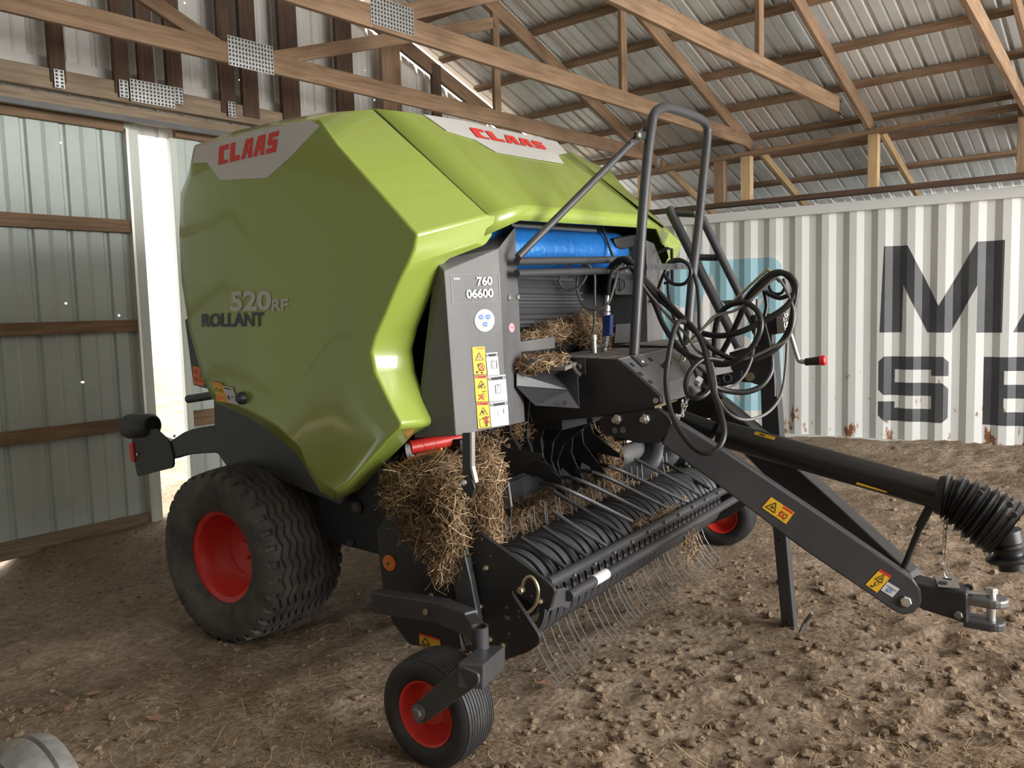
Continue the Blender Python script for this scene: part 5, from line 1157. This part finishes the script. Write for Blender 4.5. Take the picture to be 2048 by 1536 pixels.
# gauge wheel on the near side
c, ty, rm = gauge_wheel(2.06, 1, .187)
mb = Mb(); mb.cyl(c+V((0, .06, 0)), c+V((0, -.105, 0)), .016, 14); gw = obj('gauge_wheel', mb, 'steeld', baler); ty.parent = gw; rm.parent = gw
GYf = 1.935
fork = [AY(*z10(a, b), GYf) for a, b in ((345, 1188), (610, 965), (640, 958), (735, 1000), (735, 1058), (430, 1278), (398, 1278), (352, 1215))]
mb = Mb(); mb.prism(roundpoly(fork, .012), (0, .012, 0)); fk = obj('fork', mb, 'grey', gw, bevel=.003)
hpnt = AY(*z10(396, 1214), GYf); mb = Mb(); mb.cyl(hpnt, hpnt+V((0, -.006, 0)), .026, 20); mb.hexnut(hpnt+V((0, -.004, 0)), (0, -1, 0), .017, .014); obj('axle_nut', mb, 'steeld', gw)
bx = [AY(*z10(a, b), GYf) for a, b in ((640, 958), (735, 1000), (735, 1058), (640, 1020))]
mb = Mb(); q0, q1 = AY(*z10(690, 1010), GYf+.01), AY(*z10(820, 895), 2.22)
mb.bar(q0, q1, .075, .085); obj('fork_head', mb, 'grey', fk, bevel=.006)
st0, st1 = AY(*z10(748, 895), 2.16), AY(*z10(742, 722), 2.16)
mb = Mb(); mb.lathe(st0, st1, [(.025, 0), (.030, 0), (.030, 1), (.024, 1), (.024, .3)], 24, rel=True); obj('stem_sleeve', mb, 'grey', fk, smooth=True)
mb = Mb(); g0, g1, g2 = AY(*z10(150, 575), 2.36), AY(*z10(560, 640), 2.36), AY(*z10(700, 705), 2.28)
mb.bar(g0, g1, .085, .06); mb.bar(g1-(g1-g0).normalized()*.02, g2, .085, .06); mb.bar(g2-(g2-g1).normalized()*.02, AY(*z10(745, 780), 2.18), .07, .05); ga_ = obj('wheel_arm', mb, 'grey', shf, bevel=.006)
p = AY(*z10(440, 640), 2.328); mb = Mb(); mb.hexnut(p, (0, -1, 0), .013, .012); obj('bolt', mb, 'brass', ga_)
# far side
c, ty, rm = gauge_wheel(4.965, 1, .195)
mb = Mb(); mb.cyl(c+V((0, -.06, 0)), c+V((0, .14, 0)), .016, 14); gw2 = obj('gauge_wheel', mb, 'steeld', baler); ty.parent = gw2; rm.parent = gw2
mb = Mb(); mb.prism([V((x, 5.07, z)) for x, z in ((-1.80, .17), (-1.74, .16), (-1.48, .36), (-1.5, .43), (-1.6, .42))], (0, .012, 0)); mb.bar(V((-1.53, 5.07, .40)), V((-1.6, 4.75, .42)), .07, .07); obj('fork', mb, 'grey', gw2, bevel=.003)
mb = Mb(); mb.prism(roundpoly([AY(*z7(a, b), 4.60) for a, b in ((1020, 300), (1120, 360), (1340, 500), (1480, 600), (1512, 650), (1400, 720), (1240, 785), (1195, 760), (1235, 690), (1100, 540), (960, 420))], .015), (0, .02, 0)); shr = obj('side_shield', mb, 'black', baler, bevel=.003)
z12 = zz(1180, 780, 6.4)
for a, b in ((1160, 1102), (1400, 1252), (1480, 1405), (1500, 1525), (905, 1015), (1225, 945), (1265, 980)):
    p = AY(*z12(a, b), 4.60); mb = Mb(); mb.lathe(p, p+V((0, -.012, 0)), [(.012, 0), (.010, .6), (0, 1)], 12, rel=True); obj('bolt', mb, 'greyl', shr, smooth=True)

# ---- feed rotor and augers behind the pickup
RA = V((-2.16, 2.95, .84)); nst = 11
mb = Mb(); mb.cyl(V((RA.x, 2.75, .83)), V((RA.x, 4.55, .88)), .075, 24); rotor = obj('feed_rotor', mb, 'black', baler, smooth=True)
for k in range(nst):
    y = 2.98+.098*k; ph = abs(k-5)*.26+.35; out = []
    for a in range(4):
        a0_ = ph+a*PI/2
        for da, r_ in ((-.50, .125), (-.16, .20), (.02, .315), (.07, .305), (.20, .19), (.36, .135)):
            out.append(V((RA.x+r_*math.cos(a0_+da), y, .84+.03*(y-2.98)+r_*math.sin(a0_+da))))
    mb = Mb(); mb.prism(out, (0, .009, 0)); obj('star_plate', mb, 'black', rotor, bevel=.002, seg=1)
for nm, ya, yb2, hand in (('auger', 4.02, 4.55, 1),):
    mb = Mb(); n = 60; ax_ = V((-2.02, 0, .685)); turns = (yb2-ya)/.30
    A_, B2 = [], []
    for i in range(n+1):
        t = i/n; th = hand*2*PI*turns*t+1.2; y = ya+(yb2-ya)*t; d = V((math.cos(th), 0, math.sin(th)))
        A_.append(mb.bm.verts.new(ax_+V((0, y, 0))+d*.05)); B2.append(mb.bm.verts.new(ax_+V((0, y, 0))+d*.165))
    for i in range(n): mb.bm.faces.new((A_[i], A_[i+1], B2[i+1], B2[i]))
    o = obj(nm, mb, 'grey', baler, smooth=True); sdf = o.modifiers.new('solid', 'SOLIDIFY'); sdf.thickness = .006
    mb = Mb(); mb.cyl(ax_+V((0, ya-.02, 0)), ax_+V((0, yb2, 0)), .052, 24); obj('auger_tube', mb, 'greyl', o, smooth=True)
mb = Mb(); mb.prism([V((x, 2.62, z)) for x, z in ((-1.98, .42), (-2.3, .44), (-2.36, .62), (-2.42, 1.05), (-2.46, 1.05), (-2.40, .60), (-2.33, .40), (-1.98, .38))], (0, 1.94, .03)); obj('feed_floor', mb, 'black', baler)
mb = Mb(); mb.prism([AY(*zp(a, b), 2.62) for a, b in ((1480, 850), (1560, 720), (1700, 650), (1770, 690), (1810, 985), (1590, 1070))], (0, .012, 0)); obj('crop_deflector', mb, 'greyl', baler, bevel=.003)
mb = Mb(); mb.prism([AY(*zp(a, b), 2.64) for a, b in ((1715, 1010), (1800, 985), (1805, 1140))], (0, .006, 0)); obj('deflector_tip', mb, 'black', baler)
mb = Mb(); p = AX(*z12(450, 620), -1.95); mb.box(p+V((0, .08, 0)), (.02, .16, .05)); obj('bracket', mb, 'white', baler)

# ---- left flank details between wheel and pickup
mb = Mb(); mb.prism([V((x, 2.66, z)) for x, z in ((-2.9, .45), (-2.9, .95), (-2.05, .98), (-2.0, .6), (-2.35, .42))], (0, .06, 0)); fl = obj('flank_plate', mb, 'dark', baler, bevel=.004)
ca_, cb2 = AY(*zp(500, 230), 2.5), AY(*zp(1150, 100), 2.72)
mb = Mb(); mb.tube([ca_, cb2], .030, 20); rc = obj('guard_cylinder', mb, 'red', baler, smooth=True)
mb = Mb(); mb.tube([AY(*zp(480, 280), 2.50), AY(*zp(540, 268), 2.51)], [.036, .036], 20); obj('cylinder_ring', mb, 'white', rc, smooth=True)
mb = Mb(); mb.tube([AY(*zp(540, 310), 2.56), AY(*zp(980, 200), 2.72)], .032, 16); obj('lower_cylinder', mb, 'greyl', rc, smooth=True)
mb = Mb(); mb.tube(cr_curve([AY(*zp(a, b), 2.44) for a, b in ((245, 780), (255, 650), (320, 510), (470, 390), (700, 310), (880, 268), (918, 240))], 6), .0055, 8); obj('orange_cable', mb, 'copper', baler, smooth=True)
for x, y, r_ in ((716, 1013, .032), (703, 1085, .02)):
    p = AY(x, y, 2.66); mb = Mb(); mb.lathe(p, p+V((0, -.02, 0)), [(0, 0), (r_, 0), (r_, .6), (r_*.7, 1), (0, 1)], 18, rel=True); obj('bearing_cap', mb, 'grey', fl, smooth=True)
st = [AY(*zp(a, b), 2.40) for a, b in ((1178, 40), (1295, 30), (1290, 470), (1345, 680), (1318, 690), (1262, 575), (1180, 590))]
mb = Mb(); mb.prism(st, (0, .008, 0)); sp_ = obj('lift_strap', mb, 'grey', baler, bevel=.002)
sr_ = [AY(*zp(a, b), 2.395) for a, b in ((1278, 30), (1302, 30), (1304, 470), (1350, 675), (1330, 690), (1282, 475))]
mb = Mb(); mb.prism(sr_, (0, .02, 0)); obj('strap_edge', mb, 'steel', sp_)
mb = Mb(); mb.prism(roundpoly([AY(*zp(a, b), 2.39) for a, b in ((1165, 650), (1230, 585), (1300, 625), (1340, 740), (1300, 880), (1240, 840), (1165, 730))], .01), (0, .012, 0)); pvt = obj('pivot_plate', mb, 'black', sp_, bevel=.003)
p = AY(*zp(1215, 670), 2.39); mb = Mb(); mb.hexnut(p, (0, -1, 0), .012, .012); mb.cyl(p, p+V((0, -.02, 0)), .006, 10); obj('bolt', mb, 'steel', pvt)

# ================================================================== HAY, STRAW, STONES
def hay(name, label, blobs, n, L=(.05, .12), w=.0012, lie=None, seed=1, sub=3, core=.55, kind='stuff'):
    """tangled dry grass: a lumpy core wrapped in bent blades"""
    rnd = random.Random(seed); bm = bmesh.new(); tone = bm.verts.layers.float.new('tone')
    for c, r in blobs:
        c, r = V(c), V(r); g = bmesh.ops.create_icosphere(bm, subdivisions=sub, radius=1)
        for v in g['verts']:
            k = core*(1+.35*noise.noise(v.co*2.2+c*9)+.18*noise.noise(v.co*6+c*3)); v.co = c+V((v.co.x*r.x, v.co.y*r.y, v.co.z*r.z))*k; v[tone] = .12+.25*rnd.random()
    wts = [r[0]*r[1]+r[1]*r[2]+r[0]*r[2] for c, r in blobs]
    for _ in range(n):
        c, r = rnd.choices(blobs, wts)[0]; c = V(c)
        d = V((rnd.gauss(0, 1), rnd.gauss(0, 1), rnd.gauss(0, 1))).normalized(); p = c+V((d.x*r[0], d.y*r[1], d.z*r[2]))*rnd.uniform(core*.75, 1.0)
        t = V((rnd.gauss(0, 1), rnd.gauss(0, 1), rnd.gauss(0, .7))); t = (t-d*t.dot(d)*.8).normalized()
        if lie: t = (t+V(lie)*rnd.uniform(.3, 2.0)).normalized()
        l_ = rnd.uniform(*L); s = d.cross(t).normalized()*w*rnd.uniform(.7, 1.5); bend = d*rnd.uniform(-.25, .25)*l_ + s.normalized()*rnd.uniform(-.3, .3)*l_
        tn = min(1, max(0, rnd.gauss(.42, .24))); prev = None
        for k in range(4):
            u = k/3-.5; q = p+t*(u*l_)+bend*(1-4*u*u); a, b_ = bm.verts.new(q-s), bm.verts.new(q+s); a[tone] = b_[tone] = tn
            if prev: bm.faces.new((prev[0], prev[1], b_, a))
            prev = (a, b_)
    o = obj(name, bm, 'hay', recalc=False); tag(o, label, 'hay', kind=kind); return o
def hp_at(x, y, d): return AY(x, y, d)
hay('hay_clump', 'big tangled clump of hay draped over the near end of the pickup', [(AY(*zp(560, 650), 2.46), (.14, .10, .085)), (AY(*zp(930, 580), 2.50), (.13, .11, .10)), (AY(*zp(1250, 560), 2.56), (.09, .09, .10)), (AY(*zp(1000, 790), 2.45), (.11, .08, .06)), (AY(*zp(390, 860), 2.44), (.085, .07, .085)), (AY(*zp(1440, 500), 2.6), (.085, .09, .10)), (AY(*zp(1500, 680), 2.58), (.06, .06, .08))], 5600, (.05, .16), seed=2)
hay('hay_clump', 'hanging tuft of hay over the black shield with the round orange reflector', [(AY(*zp(640, 1190), 2.45), (.10, .05, .06)), (AY(*zp(1050, 1150), 2.43), (.07, .05, .11)), (AY(*zp(760, 1350), 2.44), (.09, .04, .07)), (AY(*zp(1000, 1400), 2.42), (.08, .04, .11)), (AY(*zp(930, 1640), 2.41), (.05, .03, .10))], 2600, (.06, .17), lie=(0, 0, -1), seed=3)
hay('hay_clump', 'narrow wisp of hay hanging right of the pivot plate', [(AY(*zp(1420, 850), 2.52), (.06, .05, .11)), (AY(*zp(1480, 1050), 2.52), (.06, .05, .12)), (AY(*zp(1490, 1280), 2.52), (.05, .04, .13))], 1300, (.06, .15), lie=(0, 0, -1), seed=4)
hay('hay_clump', 'mound of hay lying under the net roll in the baler opening', [(AX(*z4(1380, 1330), -2.02), (.10, .20, .10)), (AX(*z4(1200, 1360), -2.05), (.10, .22, .07)), (AX(*z4(1440, 1390), -1.98), (.08, .13, .10)), (AX(*z4(1060, 1400), -2.06), (.08, .16, .035))], 3200, (.04, .09), seed=5)
hay('hay_clump', 'flat wad of brown hay on the dusty tool tray', [(AX(*zs(260, 440), -1.86), (.10, .09, .035)), (AX(*zs(420, 405), -1.84), (.08, .09, .025)), (AX(*zs(170, 470), -1.88), (.06, .07, .04))], 900, (.04, .09), seed=6)
hay('hay_clump', 'hay caught between the black star plates on the left', [(V((-2.2, 2.84, 1.0)), (.12, .14, .12)), (V((-2.14, 3.0, .86)), (.09, .12, .15)), (V((-2.12, 3.22, .95)), (.06, .12, .10)), (V((-2.03, 2.80, .80)), (.08, .08, .12))], 2600, (.05, .11), seed=7)
hay('hay_clump', 'hay packed between the star plates below the drawbar mount', [(V((-2.1, 3.72, .98)), (.08, .16, .10)), (V((-2.12, 3.92, .9)), (.08, .10, .14)), (V((-2.1, 3.5, .96)), (.06, .08, .09))], 1700, (.05, .11), seed=8)
hay('hay_column', 'upright plug of hay standing left of the auger', [(AX(*z12(250, 700), -2.0), (.06, .085, .12)), (AX(*z12(250, 900), -2.0), (.06, .085, .12)), (AX(*z12(240, 1060), -1.98), (.06, .10, .08))], 1900, (.05, .12), lie=(0, 0, 1), seed=9)
hay('hay_bed', 'bed of chopped hay spread over the pickup floor behind the tines', [(V((-2.16, 2.68+.14*k, .50)), (.23, .14, .085)) for k in range(14)], 7500, (.03, .09), seed=10, sub=2)
hay('hay_clump', 'loose hay caught on the wind guard tube', [(AX(*z7(1000, 700), -1.66), (.03, .2, .025)), (AX(*z7(850, 765), -1.66), (.03, .1, .02)), (AX(*z7(1120, 620), -1.68), (.03, .06, .02))], 700, (.03, .09), lie=(0, 1, 0), seed=11, core=.3)
hay('hay_clump', 'small heap of hay at the far end of the pickup bands', [(AX(*z7(1060, 470), -1.92), (.06, .10, .035)), (AX(*z7(960, 500), -1.97), (.05, .12, .03))], 700, (.04, .10), seed=12)
hay('grass_tuft', 'pale green grass wisps hanging from the far tines', [(AX(*z7(1170, 880), -1.62), (.02, .05, .11))], 90, (.08, .2), lie=(0, 0, -1), seed=13, core=.02)

def scatter_straw():
    rnd = random.Random(21); bm = bmesh.new(); tone = bm.verts.layers.float.new('tone'); n = 0
    while n < 15000:
        px, py = rnd.uniform(-120, 2170), 640+ (1600-640)*rnd.random()**.8
        if py < 890: continue
        p = AZ(px, py, 0)
        if not (-6.4 < p.x < 4 and -.5 < p.y < 9.2) or uv_of(p)[0] < -6.35: continue
        if noise.noise(V((p.x*.9, p.y*.9, 5)))+.5*noise.noise(V((p.x*3, p.y*3, 2))) < rnd.uniform(-.75, .35): continue
        n += 1; z = ground(p.x, p.y)
        th = rnd.uniform(0, 2*PI); l_ = rnd.choice((.015, .02, .03, .04, .06, .09, .14))*rnd.uniform(.6, 1.2); d = V((math.cos(th), math.sin(th), rnd.gauss(0, .08))); s = V((-d.y, d.x, 0))*rnd.uniform(.0006, .0014); bd = V((-d.y, d.x, 0))*rnd.uniform(-.15, .15)*l_
        tn = min(1, max(0, rnd.gauss(.45, .25))); prev = None
        for k in range(3):
            u = k/2-.5; q = V((p.x, p.y, 0))+d*u*l_+bd*(1-4*u*u); q.z = max(z+.004+rnd.uniform(0, .006)+d.z*u*l_, ground(q.x, q.y)+.003); a, b_ = bm.verts.new(q-s), bm.verts.new(q+s); a[tone] = b_[tone] = tn
            if prev: bm.faces.new((prev[0], prev[1], b_, a))
            prev = (a, b_)
    tag(obj('loose_straw', bm, 'hay', recalc=False), 'loose straw stems scattered over the dirt floor', 'straw', kind='stuff')
scatter_straw()
def scatter_clods():
    rnd = random.Random(5); bm = bmesh.new()
    for i in range(4200):
        px, py = rnd.uniform(-50, 2120), 900+660*rnd.random()
        p = AZ(px, py, 0)
        if not (-6.4 < p.x < 4 and 0 < p.y < 9.2): continue
        right = p.x > -1.6
        if not right and rnd.random() < .55: continue
        r = rnd.choice((.004, .006, .008, .012, .018 if right else .01))*rnd.uniform(.7, 1.3)
        g = bmesh.ops.create_icosphere(bm, subdivisions=2 if r > .0075 else 1, radius=1); o = V((p.x, p.y, ground(p.x, p.y)+r*.15)); sc = V((rnd.uniform(.8, 1.4), rnd.uniform(.8, 1.4), rnd.uniform(.5, .8)))*r; q = rnd.uniform(0, 100)
        for v in g['verts']:
            k = 1+.4*noise.noise(v.co*1.7+V((q, 0, 0)))+.2*noise.noise(v.co*4+V((q, 5, 0))); v.co = o+V((v.co.x*sc.x, v.co.y*sc.y, v.co.z*sc.z))*k
    tag(obj('dirt_clods', bm, mat('clod', (.24, .18, .125), .95, col2=(.13, .092, .062), noise_scale=9, spec=.1)), 'small clods and pebbles strewn over the dirt floor', 'clods', kind='stuff')
scatter_clods()
def leaf(px, py, L, rot, label):
    p = AZ(px, py, .0); z = ground(p.x, p.y)+.012; mb = Mb(); n = 8; A_ = []
    R = Matrix.Rotation(rot, 3, 'Z')
    for i in range(n+1):
        t = i/n; w = L*.28*math.sin(PI*min(1, t*1.02))**.8*(1+.25*math.sin(t*19)); A_.append([mb.bm.verts.new(V((p.x, p.y, z))+R @ V((L*(t-.5), s*w, .35*w*abs(s)+.12*L*(t-.5)**2*2))) for s in (-1, 0, 1)])
    for a, b_ in zip(A_, A_[1:]):
        for k in range(2): mb.bm.faces.new((a[k], a[k+1], b_[k+1], b_[k]))
    o = obj('dead_leaf', mb, 'leaf', smooth=True); s_ = o.modifiers.new('solid', 'SOLIDIFY'); s_.thickness = .001
    tag(o, label, 'leaf')
leaf(1088, 1374, .075, .5, 'curled pinkish brown dead leaf right of the near gauge wheel')
leaf(185, 1378, .07, .9, 'pale curled dead leaf on the shaded dirt at lower left')
leaf(310, 1440, .08, .3, 'dusty crumpled dead leaf above the grey tyre corner')
leaf(140, 1412, .08, 2.2, 'dark broken dead leaf at lower left beside straw stems')

# ---- the old tyre whose top edge shows at the lower left corner
tc = D_ = EYE + ray(62, 1640)*1.9
mb = Mb(); axd = (V((.55, -.55, .62))).normalized()
def gp():
    return [(-.9, .55), (-1.0, .7), (-1.0, .86), (-.9, .95), (-.6, .985), (-.35, 1.0), (-.3, .985), (-.25, .965), (-.2, .985), (-.1, 1.0), (.3, 1.0), (.6, .98), (.9, .94), (1.0, .85), (1.0, .7), (.9, .55)]
tc = EYE+ray(66, 1640)*2.1; tc.z = .22+ground(tc.x, tc.y); axd = (-RGT*.62-_fh*.78).normalized(); axd.z = 0
tyre(mb, tc, axd, .225, .15, gp(), lambda t, th, r: 0, 90)
mb.lathe(tc-axd*.05, tc+axd*.05, [(0, -.02), (.06, -.02), (.09, -.015), (.112, -.02), (.112, .12), (.09, .115), (.06, .12), (0, .12)], 40)
tag(obj('old_tyre', mb, 'tyregrey', smooth=True), 'weathered grey grooved tyre edge at the bottom left corner', 'tyre')
